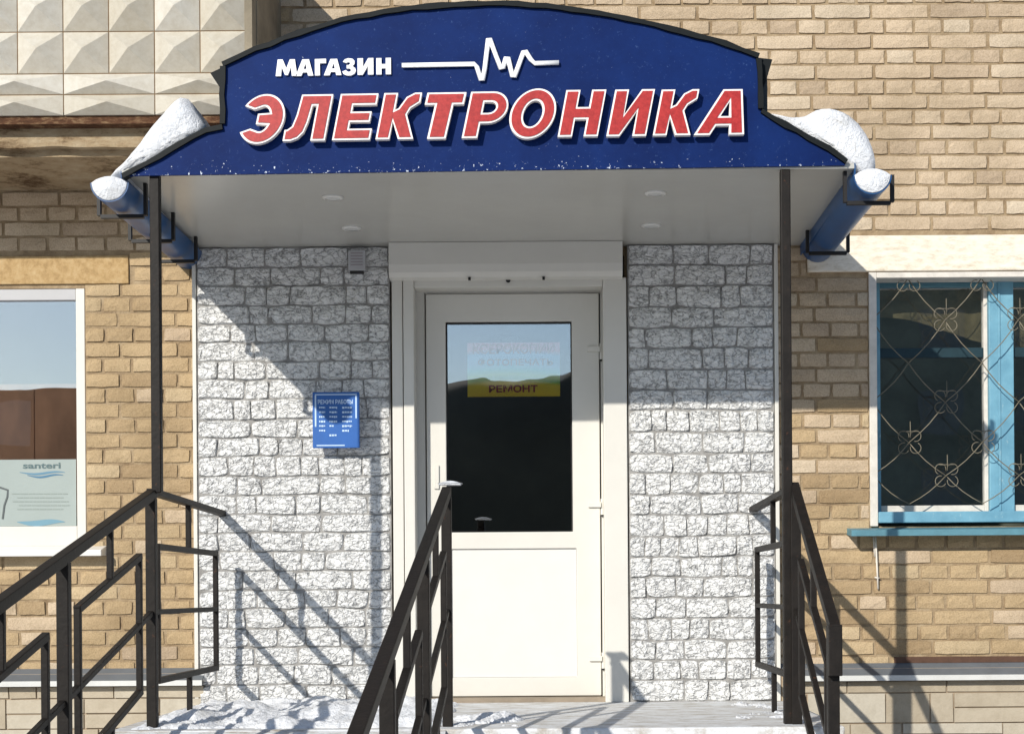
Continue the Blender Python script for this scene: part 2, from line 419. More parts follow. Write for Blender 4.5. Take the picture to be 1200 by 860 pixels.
def vis(b):
    k, s0, s1, z0, z1 = b
    def to(x, z): return 650 + x * 235, 695 - (z - EYE) * 235
    xa, yb = to(s0, z0); xb, ya = to(s1, z1)
    xa, xb = max(xa, 0), min(xb, 1200); ya, yb = max(ya, 0), min(yb, 860)
    if xb <= xa or yb <= ya: return 0
    cx, cy = (xa + xb) / 2, (ya + yb) / 2
    if cx < 318 and cy < 195: return 0                       # behind the balcony
    if 165 < cx < 985 and 190 > cy > 145: return 0           # behind the canopy
    if 262 < cx < 892 and cy < 292 and cy > 4 + ((cx - 577) / 315) ** 2 * 68: return 0
    if 225 < cx < 910 and cy < 285 and cy > 140: return 0
    return (xb - xa) * (yb - ya)
bricks.sort(key=lambda b: -vis(b))
var = {}
for kind in 'sh':
    for i in range(7):
        for mname, mm in (('p', m_brick), ('o', m_ochre)):
            var[kind, i, mname] = brick_mesh(BW[kind], BH, i + (50 if kind == 'h' else 0)).mesh('brick', mm, fix=False)
far = {'p': MB(), 'o': MB()}
for n, (kind, s0, s1, z0, z1) in enumerate(bricks):
    i = rr.randrange(7); cx, cz = (s0 + s1) / 2, (z0 + z1) / 2
    ocr = (cx < -1.5 and cz < 2.28 and rr.random() < 0.92) or (cx > 0 and cz < 1.5 and rr.random() < (0.85 if cz < 0.95 else 0.4)) or rr.random() < 0.012
    mk = 'o' if ocr else 'p'
    sx, sz = (s1 - s0) / BW[kind], (z1 - z0) / BH
    dy = rr.uniform(-.004, .002)
    if n < 300:
        put('brick', var[kind, i, mk], wall, (cx, dy, cz), (sx, 1, sz))
    else:
        q = brick_mesh(BW[kind], BH, i + (50 if kind == 'h' else 0))
        far[mk].add([(v.x * sx + cx, v.y + dy, v.z * sz + cz) for v in q.v], q.f)
for mk, mm in (('p', m_brick), ('o', m_ochre)):
    tag(far[mk].build('brickwork', mm, wall, fix=False), kind='stuff')

# ------------------------------------------------------------------ plinth with ledge
pl = thing('plinth', (0, -0.05, GZ), 'cream stone block plinth with grey metal ledge under the brick wall', 'plinth')
lz0, lz1 = Z(1100, 777), 0.112
def plinth_side(x0, x1, rr):
    MB().box(x0, x1, -0.045, 0.011, WZ0, lz0 - 0.02).build('joint_bed', m_plinthj, pl)
    mb = MB(); mb.quad((x0, -0.002, lz0 + .004), (x1, -0.002, lz0 + .004), (x1, -0.10, lz1 + .012), (x0, -0.10, lz1 + .012))
    mb.quad((x0, -0.002, lz0), (x1, -0.002, lz0), (x1, -0.10, lz1 + .008), (x0, -0.10, lz1 + .008))
    mb.build('ledge', m_ledge, pl, fix=False)
    MB().box(x0, x1, -0.106, -0.101, lz1 - 0.012, lz1 + 0.014).build('ledge_lip', m_ledgelip, pl)
    z = lz1 - 0.016; hs = [0.06, 0.15, 0.11, 0.17, 0.10, 0.16, 0.12, 0.15]; k = 0
    while z > GZ:
        h = hs[k % len(hs)]; k += 1; x = x0 + rr.uniform(-.2, 0)
        while x < x1:
            w = rr.choice([0.14, 0.24, 0.36, 0.5]) + rr.uniform(-.03, .03)
            a, b = max(x, x0), min(x + w, x1)
            if b - a > 0.03:
                tall = rr.random() < 0.2
                sub = [(z - h, z)] if not (rr.random() < 0.4 and h > 0.10) else [(z - h, z - h / 2), (z - h / 2, z)]
                for q0, q1 in sub:
                    j = [rr.uniform(0, .0035) for _ in range(4)]
                    MB().prism([[(a + .002 + j[0], q0 + .002 + j[1]), (b - .002 - j[2], q0 + .002 + j[3]), (b - .002 - j[0], q1 - .002), (a + .002 + j[1], q1 - .002 - j[2])]], -0.053 - rr.uniform(0, .004), -0.045).build('block', m_plinth, pl)
            x += w
        z -= h
plinth_side(-4.6, X(240), random.Random(5))
plinth_side(X(912), 4.2, random.Random(8))
tag(MB().box(X(1046), X(1500), -0.006, 0.02, lz0 + 0.004, lz0 + 0.034).build('brown_strip', plain('dark brown band', lin(92, 66, 52), 0.8, var=0.3, scale=20), pl), 'dark brown strip above the ledge')  # narrow dark brown strip just above the ledge

# ------------------------------------------------------------------ stone cladding
def cladding(x0, x1, z0, z1, rows, lo, hi, seed, label):
    t = thing('stone_cladding', ((x0 + x1) / 2, 0, z0), label, 'stone cladding', 'whitewashed stone cladding beside the door')
    MB().box(x0, x1, -0.045, -0.001, z0, z1).build('backing', m_stoneback, t)
    rr = random.Random(seed); ph = (z1 - z0) / rows
    def joint(r, x):
        if r <= 0: return z0
        if r >= rows: return z1
        return z0 + r * ph + noise.noise(Vector((x * 5 + seed, r * 7.3, 0))) * .009 + offs[r]
    offs = [rr.uniform(-.005, .005) for _ in range(rows + 1)]
    for r in range(rows):
        xs = [x0 + 0.002]
        while xs[-1] < x1 - 0.003:
            w = rr.choice((rr.uniform(lo, hi), rr.uniform(lo, hi), rr.uniform(lo * .6, lo)))
            if x1 - xs[-1] - w < lo * 0.6: w = x1 - 0.002 - xs[-1]
            xs.append(xs[-1] + w)
        lean = [0] + [rr.uniform(-.009, .009) for _ in xs[1:-1]] + [0]
        for k_, (a, b) in enumerate(zip(xs, xs[1:])):
            w, cx = b - a, (a + b) / 2; cz = (joint(r, cx) + joint(r + 1, cx)) / 2
            sd = rr.uniform(0, 99); tilt = rr.uniform(-.004, .004); tz = rr.uniform(-.003, .003); prot = rr.uniform(0.010, 0.016)
            us = (-1, -.94, -.55, -.1, .35, .75, .94, 1) if w > .19 else (-1, -.93, -.45, .1, .6, .93, 1); vs_ = (-1, -.88, -.3, .3, .88, 1)
            cut = [rr.uniform(.02, .17) for _ in range(4)]
            def fn(u, v):
                p, q = us[round(u * (len(us) - 1))], vs_[round(v * 5)]
                kq = cut[(p > 0) * 2 + (q > 0)]
                rad = max(0, abs(p) - .5) * max(0, abs(q) - .5) * 4
                nx = noise.noise(Vector((p * 2 + sd, q * 2, 0))); nz = noise.noise(Vector((p * 2, q * 2 + sd, 5)))
                fu = (p + 1) / 2; x = a + (b - a) * fu + q * (lean[k_] * (1 - fu) + lean[k_ + 1] * fu) / 2; x += (cx - x) * (.0030 / w + kq * .4 * rad)
                lo_, hi_ = joint(r, x), joint(r + 1, x); z = (lo_ + hi_) / 2 + q * (hi_ - lo_) / 2 * (1 - .026 - kq * 1.3 * rad)
                if abs(p) < 1 and abs(q) < 1: x += nx * .006; z += nz * .005
                edge = abs(p) == 1 or abs(q) == 1
                d = 0.0 if edge else prot * (1 - .35 * max(abs(p) ** 6, abs(q) ** 6)) + noise.noise(Vector((p * 1.6 + sd, q * 1.4, 9))) * .008 + tilt * p + tz * q + rr.uniform(-.0035, .0035)
                return (x, -0.0435 - max(d, -0.001), z)
            MB().sheet(fn, len(us) - 1, 5).build('stone', m_stone, t, smooth=False, fix=False, origin=(cx, -0.045, cz))
    return t
cz0, cz1 = 0.0, 2.262
c_l = cladding(X(234), X(459), cz0, cz1, 24, 0.13, 0.29, 11, 'whitewashed rough stone cladding left of the door, with the blue hours board on it')
MB().box(X(229), X(233.4), -0.055, 0.011, 0, cz1).build('edge_trim', m_pvc, c_l, bevel=0.002)
c_r = cladding(X(736), X(906), cz0, cz1, 22, 0.12, 0.27, 23, 'whitewashed rough stone cladding right of the door, beside the barred window wall')
MB().box(X(906.5), X(911), -0.055, 0.011, 0, cz1).build('edge_trim', m_pvc, c_r, bevel=0.002)

# ------------------------------------------------------------------ door
door = thing('entrance_door', (X(597), 0, 0), 'white plastic entrance door with tall dark glass and lower panel under the blue sign', 'door')
CY = -0.06
def zz(py, y=0, px=597): return P(px, py, y).z
casx = [X(460, y=CY), X(473, y=CY), X(486, y=CY), X(707.5, y=CY), X(735, y=CY)]
for a, b, pr in ((casx[0], casx[1] - .002, 0), (casx[1] + .002, casx[2], .006), (casx[3], casx[4], 0)):
    MB().box(a, b, CY - pr, 0.2, 0, zz(326, CY)).build('casing', m_pvc, door, bevel=0.004)
MB().box(casx[2] + .001, casx[3] - .001, CY + .004, 0.2, zz(336, CY), zz(326, CY)).build('head_casing', m_pvc, door, bevel=0.003)
# shutter box
bx0, bx1 = X(455.5, 300, -.13), X(729.5, 300, -.13)
prof = [(-0.001, 2.262), (-0.135, 2.262), (-0.135, zz(309, -.135)), (-0.128, zz(318, -.135)), (-0.11, zz(324, -.12)), (-0.08, zz(327, -.09)), (-0.001, zz(327, -.09))]
mb = MB(); mb.prism([prof], bx0, bx1); mb.v = [Vector((p.y, p.x, p.z)) for p in mb.v]
sb = mb.build('shutter_box', m_pvc, door)
for px in (550, 637): MB().box(X(px - 1.5, 325, -.12), X(px + 1.5, 325, -.12), -0.119, -0.10, zz(327.5, -.12), zz(324.5, -.12)).build('screw', m_gasket, sb)
MB().tube([P(595.5, 328.5, -.07), P(595.5, 328.5, -.05)], 0.012, 10).build('peep_sensor', m_gasket, sb)
# frame and leaf
FY, LYF = 0.075, 0.09
def fx(px): return X(px, 560, FY)
fl, fr_, ft = fx(486), fx(709), zz(344, FY)
MB().box(casx[2] - .02, fx(499), FY, 0.16, 0, ft + .06).build('frame_jamb', m_pvc, door, bevel=0.003)
MB().box(fx(704.5), casx[3] + .02, FY, 0.16, 0, ft + .06).build('frame_jamb', m_pvc, door, bevel=0.003)
MB().box(fx(499) + .001, fx(704.5) - .001, FY + .001, 0.16, ft, ft + .06).build('frame_head', m_pvc, door, bevel=0.003)
MB().box(casx[2], casx[3], -0.03, 0.16, 0.0, 0.022).build('threshold', plain('worn threshold', lin(150, 136, 118), 0.6, var=0.35), door)
leafx = (fx(500.5), fx(703)); lz = (0.026, ft - .004)
gx = (fx(523.5), fx(671)); gz = (zz(623.5, LYF), zz(378, LYF))
px_ = (fx(528.5), fx(675)); pz = (zz(793, LYF), zz(643, LYF))
leaf = MB().prism([[(leafx[0], lz[0]), (leafx[1], lz[0]), (leafx[1], lz[1]), (leafx[0], lz[1])],
                   [(gx[0], gz[0]), (gx[0], gz[1]), (gx[1], gz[1]), (gx[1], gz[0])],
                   [(px_[0], pz[0]), (px_[0], pz[1]), (px_[1], pz[1]), (px_[1], pz[0])]], LYF - .03, LYF + .04).build('leaf', m_pvc, door, bevel=0.004)
MB().box(leafx[1] + .0006, fx(704.5) - .0006, FY + .02, FY + .05, 0, ft).build('seal', m_gasket, door)
MB().box(px_[0] + .001, px_[1] - .001, LYF - .018, LYF + .03, pz[0] + .001, pz[1] - .001).build('lower_panel', m_pvc2, leaf)
mb = MB()
for a, b, c, d in ((gx[0]+.0005, gx[0]+.006, gz[0], gz[1]), (gx[1]-.006, gx[1]-.0005, gz[0], gz[1])): mb.box(a, b, LYF - .012, LYF + .02, c + .0005, d - .0005)
for c, d in ((gz[0], gz[0]+.005), (gz[1]-.006, gz[1])): mb.box(gx[0] + .0065, gx[1] - .0065, LYF - .012, LYF + .02, c + .0005, d - .0005)
mb.build('gasket', m_gasket, leaf)
MB().box(gx[0] + .003, gx[1] - .003, LYF + .004, LYF + .010, gz[0] + .003, gz[1] - .003).build('pane', m_glass, leaf)
for py in (410, 592, 772):
    zc = zz(py, LYF - .03)
    hg = MB().box(fx(689), fx(704), LYF - .043, LYF - .0302, zc - .013, zc + .013).build('hinge', m_pvc, leaf, bevel=0.002)
    MB().tube([Vector((fx(704.5) + .004, FY - .008, zc - .05)), Vector((fx(704.5) + .004, FY - .008, zc + .03))], 0.009, 8).build('hinge_pin', m_pvc, hg, smooth=False)
    MB().tube([Vector((fx(704.5) + .004, FY - .008, zc - .058)), Vector((fx(704.5) + .004, FY - .008, zc - .0505))], 0.006, 6).build('hinge_screw', m_gasket, hg)
hz = zz(556, LYF - .03)
hd = MB().box(fx(509), fx(515), LYF - .040, LYF - .0302, hz - .07, hz + .05).build('handle_plate', m_pvc, leaf, bevel=0.003)
# rooms behind the glazing
def room(x0, x1, y0, y1, z0, z1, mat=None):
    mb = MB(); mb.quad((x0,y1,z0),(x1,y1,z0),(x1,y1,z1),(x0,y1,z1)); mb.quad((x0,y0,z0),(x0,y1,z0),(x0,y1,z1),(x0,y0,z1))
    mb.quad((x1,y0,z0),(x1,y1,z0),(x1,y1,z1),(x1,y0,z1)); mb.quad((x0,y0,z0),(x1,y0,z0),(x1,y1,z0),(x0,y1,z0)); mb.quad((x0,y0,z1),(x1,y0,z1),(x1,y1,z1),(x0,y1,z1))
    tag(mb.build('room', mat or m_dark, fix=False), kind='structure')
room(DR[0] - .6, DR[1] + .6, 0.305, 4.0, -0.01, 2.7)
room(LW[0] - .3, LW[1] + .5, 0.305, 3.0, 0.0, 2.7)
room(RW[0] - .3, RW[1] + .3, 0.305, 1.7, 0.0, 2.7, plain('dim green grey room', lin(120, 126, 116), .9, var=.6, scale=3))

def text_mesh(s, size=1, offset=0.0, shear=0.0, extrude=0.0):
    cu = bpy.data.curves.new('t', 'FONT'); cu.body = s; cu.size = size; cu.offset = offset; cu.shear = shear; cu.extrude = extrude; cu.resolution_u = 4
    o = bpy.data.objects.new('t', cu); COL.objects.link(o)
    bpy.context.view_layer.update()
    dg = bpy.context.evaluated_depsgraph_get(); me = bpy.data.meshes.new_from_object(o.evaluated_get(dg))
    vs = [v.co.copy() for v in me.vertices]; fs = [tuple(p.vertices) for p in me.polygons]
    bpy.data.objects.remove(o); bpy.data.curves.remove(cu); bpy.data.meshes.remove(me)
    return vs, fs
def text_into(mb, s, x0, x1, z0, z1, y0, y1, offset=0.0, shear=0.0):
    """text stretched into a box of the wall plane, y0 front"""
    vs, fs = text_mesh(s, 1, offset, shear, 0.5)
    ax, bx = min(v.x for v in vs), max(v.x for v in vs); ay, by = min(v.y for v in vs), max(v.y for v in vs)
    return mb.add([(x0 + (v.x - ax) / (bx - ax) * (x1 - x0), (y0 if v.z > 0 else y1), z0 + (v.y - ay) / (by - ay) * (z1 - z0)) for v in vs], fs)

# notice behind the door glass
ny = LYF + .0115
def pb(x0, x1, y0, y1, y): a = P(x0, y1, y); b = P(x1, y0, y); return a.x, b.x, a.z, b.z
def rect(px0, px1, py0, py1, y, th=0.001):
    a, b, c, d = pb(px0, px1, py0, py1, y); return MB().box(a, b, y, y + th, c, d)
nt = thing('door_notice', P(602, 465, ny), 'paper notice with repair and photo printing words taped behind the door glass', 'notice')
M = Mat('printed notice', 0.6, 0.2)
sep = M.n('ShaderNodeSeparateXYZ'); M.l(M.pos(), sep.inputs[0])
zt = M.math('DIVIDE', M.math('SUBTRACT', sep.outputs[2], P(602, 465, ny).z), P(602, 400, ny).z - P(602, 465, ny).z)
wob = M.math('MULTIPLY', M.math('SINE', M.math('MULTIPLY', sep.outputs[0], 7.0)), 0.06)
M.color(M.ramp(M.math('ADD', zt, wob), [(0.0, lin(232, 204, 30)), (0.2, lin(232, 214, 40)), (0.27, lin(120, 190, 70)), (0.36, lin(170, 220, 120)), (0.44, lin(120, 220, 205)), (0.55, lin(160, 215, 235)), (0.74, lin(150, 205, 235)), (0.82, lin(235, 160, 160))]))
rect(548, 656, 401, 465, ny).build('sheet', M.m, nt)
mb = MB(); text_into(mb, 'КСЕРОКОПИИ', *pb(554, 650, 403, 415, ny), ny - .002, ny - .0008, 0.02); mb.build('print', flat('red print', lin(236, 226, 226)), nt, fix=False)
mb = MB(); text_into(mb, 'ФОТОПЕЧАТЬ', *pb(560, 648, 420, 429, ny), ny - .002, ny - .0008, 0.02); mb.build('print', m_print, nt, fix=False)
mb = MB(); text_into(mb, 'РЕМОНТ', *pb(573, 630, 451, 460, ny), ny - .002, ny - .0008, 0.03); mb.build('print', flat('dark red print', lin(110, 24, 20)), nt, fix=False)

# ------------------------------------------------------------------ small things on the cladding
hb = thing('hours_board', P(393, 525, -.15), 'blue opening hours board with pale print on the left stone cladding', 'board')
hy = -0.135
rect(366.5, 421, 459, 525, hy, 0.012).build('plate', m_boardblue, hb, bevel=0.003)
mb = MB()
for a in ((369, 418, 461.5, 463), (369, 370.5, 463.3, 500), (416.5, 418, 463.3, 490), (371, 404, 521, 522.6)): mb.add(*(lambda q: (q.v, q.f))(rect(*a, hy - .0015, .001)))
mb.build('border', m_boardtext, hb)
mb = MB(); text_into(mb, 'РЕЖИМ РАБОТЫ', *pb(372.5, 413.5, 468, 473.5, hy), hy - .0015, hy - .0005, 0.02); mb.build('heading', m_boardtext, hb, fix=False)
mb = MB(); q = random.Random(4)
for k in range(7):
    y = 476.5 + k * 5.4
    for x0, x1 in ((374, 381), (386, 395), (401, 412.5)):
        x = x0
        while x < x1 and (k < 4 or q.random() < .85):
            w = q.uniform(1.3, 2.8); r_ = rect(x, min(x + w, x1), y, y + q.uniform(1.6, 2.4), hy - .0015, .001); mb.add(r_.v, r_.f); x += w + .6
mb.build('rows_of_print', m_boardtext, hb)
mb = MB()
for px in (372, 415): mb.tube([P(px, 490, hy + .0121), P(px, 490, hy + .08)], .006, 6)
mb.build('standoff', m_pvc, hb)
al = thing('alarm_box', P(418, 318, -.1), 'small pale grey alarm box high on the left stone cladding', 'alarm box')
rect(408, 428, 293, 317, -.115, .046).build('case', m_grey, al, bevel=.004)
mb = MB()
for k in range(5): q_ = rect(411, 425, 296 + k * 3.4, 297.2 + k * 3.4, -.117, .0018); mb.add(q_.v, q_.f)
mb.build('grille_slats', plain('grey slat', lin(150, 140, 144), .6), al)
rect(410, 426, 317.6, 320, -.110, .03).build('lens', m_gasket, al)

# ------------------------------------------------------------------ canopy
FY0 = -1.42                                  # front of the sign board
can = thing('entrance_canopy', (-.24, 0, 0), 'entrance canopy with grey soffit and slim steel posts behind the blue sign', 'canopy')
SX0, SX1 = -1.755, 1.235
prof_px = [(144, 207), (160, 199), (187, 184), (214, 168), (241, 153), (261, 149), (261, 76), (300, 59), (350, 40), (400, 25), (450, 15), (500, 9), (550, 6), (590, 5), (640, 8), (700, 16), (750, 26), (800, 38), (850, 52), (889, 67), (892, 131), (920, 147), (947, 162), (971, 175), (992, 190)]
SZ = 2.264
prof = [(P(a, b, FY0).x, P(a, b, FY0).z) for a, b in prof_px]
up = [(x, z - .02) for x, z in prof]; dn = [(x, z - .05) for x, z in prof]
cut = lambda pts: pts
arch = prof[6:20]
def shift(pts, d): return [(x, z + d) for x, z in pts]
mb = MB(); mb.prism([shift(arch, -.03) + shift(arch, -.06)[::-1]], FY0 + .03, -.004); mb.build('vault_roof', m_roof, can)
lft = prof[:5]; rgt = prof[20:]
for sl in (lft, rgt):
    lo = [(x, max(z - .055, SZ + .0225)) for x, z in sl]; hi = [(x, max(z - .02, SZ + .032)) for x, z in sl]
    mb = MB(); mb.prism([hi + lo[::-1]], FY0 + .03, -.004); mb.build('slope_roof', m_roof, can)
for (xa, za), (xb, zb) in ((prof[5], prof[6]), (prof[20], prof[19])):
    MB().box(min(xa, xb) + .01, max(xa, xb) + .03 if xa > 0 else xa + .03, FY0 + .031, -.005, min(za, zb) - .05, max(za, zb) - .04).build('roof_cheek', m_roof, can)
# turned up ends of the vault behind the board
mb = MB(); mb.prism([[(P(a, b, FY0).x, P(a, b, FY0).z) for a, b in ((262, 76), (245, 84), (253, 96), (262, 108))]], FY0 + .02, FY0 + .30); mb.build('vault_end', m_trim, can)
mb = MB(); mb.prism([[(P(a, b, FY0).x, P(a, b, FY0).z) for a, b in ((890, 66), (906, 68), (899, 92), (892, 107))]], FY0 + .02, FY0 + .30); mb.build('vault_end', m_trim, can)
sof = MB().box(SX0, SX1, FY0 + .012, -.001, SZ, SZ + .02).build('soffit', m_soffit, can)
for x in (SX0, SX1):
    MB().box(x - .005 if x < 0 else x + .0005, x - .0005 if x < 0 else x + .005, FY0 + .013, -.002, SZ - .05, SZ + .0215).build('side_flashing', m_gut, can)
for px, py in ((390, 231), (412, 267), (768, 226), (763, 264)):
    u, v = px - 650, 695 - py
    k = (SZ - EYE) / (v * math.cos(ROLL) - u * math.sin(ROLL)); c = Vector(((u * math.cos(ROLL) + v * math.sin(ROLL)) * k, FPX * k - D0, SZ))
    mb = MB(); ring = [c + Vector((math.cos(a) * .046, math.sin(a) * .046, -.006)) for a in [2*math.pi*i/20 for i in range(20)]]
    top = [p + Vector((0, 0, .0055)) for p in ring]; inn = [c + (p - c) * .72 + Vector((0, 0, -.001)) for p in ring]
    inn = [Vector((p.x, p.y, SZ - .008)) for p in inn]
    n = 20
    mb.add(ring + top + inn, [(i, (i+1) % n, n+(i+1) % n, n+i) for i in range(n)] + [(i, (i+1) % n, 2*n+(i+1) % n, 2*n+i) for i in range(n)])
    dl = mb.build('downlight', m_pvc2, can, smooth=True)
    MB().add([p + Vector((0, 0, .001)) for p in inn], [tuple(range(n))]).build('lamp_glass', flat('lamp glass', (.6, .6, .58), .15), dl)
def post(px, py0, z0, z1, y=-1.385, w=.040):
    x = P(px, py0, y).x
    return MB().box(x - w/2, x + w/2, y - w/2, y + w/2, z0, z1).build('support_post', m_steel, can, bevel=.004)
post(183.5, 430, .962, SZ - .001)
post(921, 380, 0.0, SZ - .001)

# ------------------------------------------------------------------ sign
sg = thing('shop_sign', P(580, 200, FY0), 'arched dark blue shop sign with red and white lettering above the door', 'shop sign')
low = [(P(990, 194, FY0).x, P(990, 194, FY0).z), (P(165, 206, FY0).x, P(165, 206, FY0).z)]
MB().prism([prof + low], FY0, FY0 + .012).build('board', m_blue, sg)
rr = random.Random(12)
def edge_strip(pts):
    dense = []
    for (a, b), (c, d) in zip(pts, pts[1:]):
        n = max(1, int(math.hypot(c - a, d - b) / .05))
        dense += [(a + (c - a) * i / n, b + (d - b) * i / n) for i in range(n)]
    dense.append(pts[-1]); outer, inner = [], []
    for i, (a, b) in enumerate(dense):
        p, q = dense[max(i-1, 0)], dense[min(i+1, len(dense)-1)]
        dx, dz = q[0]-p[0], q[1]-p[1]; L = math.hypot(dx, dz); nx, nz = -dz / L, dx / L
        w = rr.uniform(.007, .013); v = rr.uniform(.007, .014)
        outer.append((a + nx * w, b + nz * w)); inner.append((a - nx * v, b - nz * v))
    mb = MB(); mb.prism([outer + inner[::-1]], FY0 - .014, FY0 + .028)
    return mb.build('edge_strip', m_trim, sg)
edge_strip(prof[:6]); edge_strip(prof[6:20]); edge_strip(prof[20:])
edge_strip([(prof[5][0], prof[5][1] + .01), (prof[6][0], prof[6][1] - .01)]); edge_strip([(prof[19][0], prof[19][1] - .01), (prof[20][0], prof[20][1] + .01)])

def ell(cx, cy, rx, ry, a0, a1, n): return [(cx + rx * math.cos(R(a0 + (a1 - a0) * i / n)), cy + ry * math.sin(R(a0 + (a1 - a0) * i / n))) for i in range(n + 1)]
H = 54
GL = {
 'М': (60, [[(0,0),(15,0),(17,29),(26,3),(34,3),(43,29),(45,0),(60,0),(54,H),(40,H),(30,25),(20,H),(6,H)]]),
 'Г': (36, [[(0,0),(16,0),(16,40),(36,40),(36,H),(0,H)]]),
 'З': (40, [[(2,44),(8,52),(18,55),(30,53),(36,46),(36,37),(30,29),(38,22),(40,14),(36,5),(26,-1),(14,-1),(4,4),(0,12),(11,17),(15,12),(20,10.5),(25,13),(25.5,18),(21,22),(13,22),(13,33),(20,33),(23.5,37),(22,42),(17,43),(12,40)]]),
 'Н': (48, [[(0,0),(17,0),(17,20),(31,20),(31,0),(48,0),(48,H),(31,H),(31,34),(17,34),(17,H),(0,H)]]),
 'И': (46, [[(0,0),(15,0),(30,29),(30,0),(46,0),(46,H),(31,H),(16,25),(16,H),(0,H)]]),
 'К': (44, [[(0,0),(16,0),(16,21),(26,0),(44,0),(31,29),(34,36),(44,43),(44,H),(36,H),(27,49),(20,36),(16,34),(16,H),(0,H)]]),
 'Т': (38, [[(10,0),(28,0),(28,40),(38,40),(38,H),(0,H),(0,40),(10,40)]]),
 'Е': (44, [[(0,0),(44,0),(44,13),(17,13),(17,21),(40,21),(40,33),(17,33),(17,41),(44,41),(44,H),(0,H)]]),
 'Р': (44, [[(0,0),(17,0),(17,17)] + ell(25,35.5,19,18.5,-90,90,14) + [(0,H)], [(17,29),(17,42)] + ell(24,35.5,7,6.5,90,-90,8)]),
 'О': (46, [ell(23,27,23,28.5,0,352,44), ell(23,27,9.5,15,352,0,32)]),
 'Э': (42, [ell(18,27,24,28.5,-148,148,40) + [(8,38)] + ell(18,27,8.5,14.5,110,28,8) + [(13,33),(13,21)] + ell(18,27,8.5,14.5,-28,-110,8) + [(8,16)]]),
 'Л': (50, [[(0,0),(9,0),(17,3),(23,10),(26,22),(28,41),(33,41),(33,0),(50,0),(50,H),(13,H),(11,30),(8,17),(3,13),(0,13)]]),
 'А': (50, [[(0,0),(16,0),(20,11),(33,11),(35,0),(50,0),(38,H),(19,H)], [(22,22),(28,40),(31,22)]]),
}
def loop_area(l): return sum(a[0]*b[1]-b[0]*a[1] for a, b in zip(l, l[1:] + l[:1])) / 2
def inset(l, t):
    """move every edge of a counter-clockwise loop inwards (clockwise holes grow)"""
    out = []; n = len(l)
    for i in range(n):
        p, c, q = Vector(l[i-1]), Vector(l[i]), Vector(l[(i+1) % n])
        d1 = (c - p).normalized(); d2 = (q - c).normalized(); n1 = Vector((-d1.y, d1.x)); n2 = Vector((-d2.y, d2.x))
        m = n1 + n2
        if m.length < .2: m = n1.copy(); k = 1
        else: m.normalize(); k = min(1 / max(m.dot(n1), .35), 2.2)
        out.append((c.x + m.x * t * k, c.y + m.y * t * k))
    return out
slots = [('Э',281,334,112.5,167.5),('Л',331,391,111.5,165.5),('Е',389,444,110.5,164.5),('К',440,495,109.5,163.5),('Т',498,547,109,163),('Р',541,596,108,162),('О',597,652,106,161.5),('Н',653.5,711,106,160.5),('И',710.5,768,105.5,160),('К',765,820,105.5,159),('А',813,872,105.5,158.5)]
SH = 0.20
for ch, xa, xb, ya, yb in slots:
    w, loops = GL[ch]; loops = [list(l) for l in loops]
    if loop_area(loops[0]) < 0: loops[0].reverse()
    loops = [loops[0]] + [l if loop_area(l) < 0 else l[::-1] for l in loops[1:]]
    yl = FY0 - .038
    p0 = P(xa, yb, yl); k = P(xb, yb, yl).x - p0.x; sc_z = (P(xa, ya, yl).z - p0.z) / H
    sx_all = [x + SH * z for x, z in loops[0]]; mn = min(sx_all); sc_x = k / (max(sx_all) - mn)
    def place(ls): return [[(p0.x + (x + SH * z - mn) * sc_x, p0.z + z * sc_z + x * sc_x * .008) for x, z in l] for l in ls]
    lt = MB().prism(place(loops), yl, FY0 - .012).build('letter', m_letterw, sg)
    MB().prism(place([inset(l, 2.1) for l in loops]), yl - .003, yl - .0005).build('red_face', m_red, lt)
for ch, xa, xb, ya, yb in (('М',323,348,70,89.5),('А',346.5,367,70,89.3),('Г',369,382,69.5,88.8),('А',379.5,400,69.5,88.6),('З',401,417,69,88.6),('И',419,437.5,68.6,88),('Н',441,458,68.4,87.6)):
    a, b, c, d = pb(xa, xb, ya, yb, FY0 - .010); w, ls = GL[ch]
    MB().prism([[(a + x / w * (b - a), c + z / H * (d - c) + x / w * .0012) for x, z in l] for l in ls], FY0 - .010, FY0 - .0005).build('small_letter', m_bulbw, sg)
mb = MB(); mb.tube([P(a, b, FY0 - .012) for a, b in ((471, 77), (556, 75.4), (559, 79), (563.6, 94), (565.6, 94), (568, 82), (572.2, 46), (574, 46), (580, 62), (587, 81), (589.5, 80), (593, 68), (595.5, 68), (600.5, 90), (603, 90), (606, 82), (613.5, 61), (616, 60.5), (622, 70), (626.6, 74.6), (655, 73.6))], .0098, 8, .6)
mb.build('pulse_line', m_bulbw, sg, smooth=True)

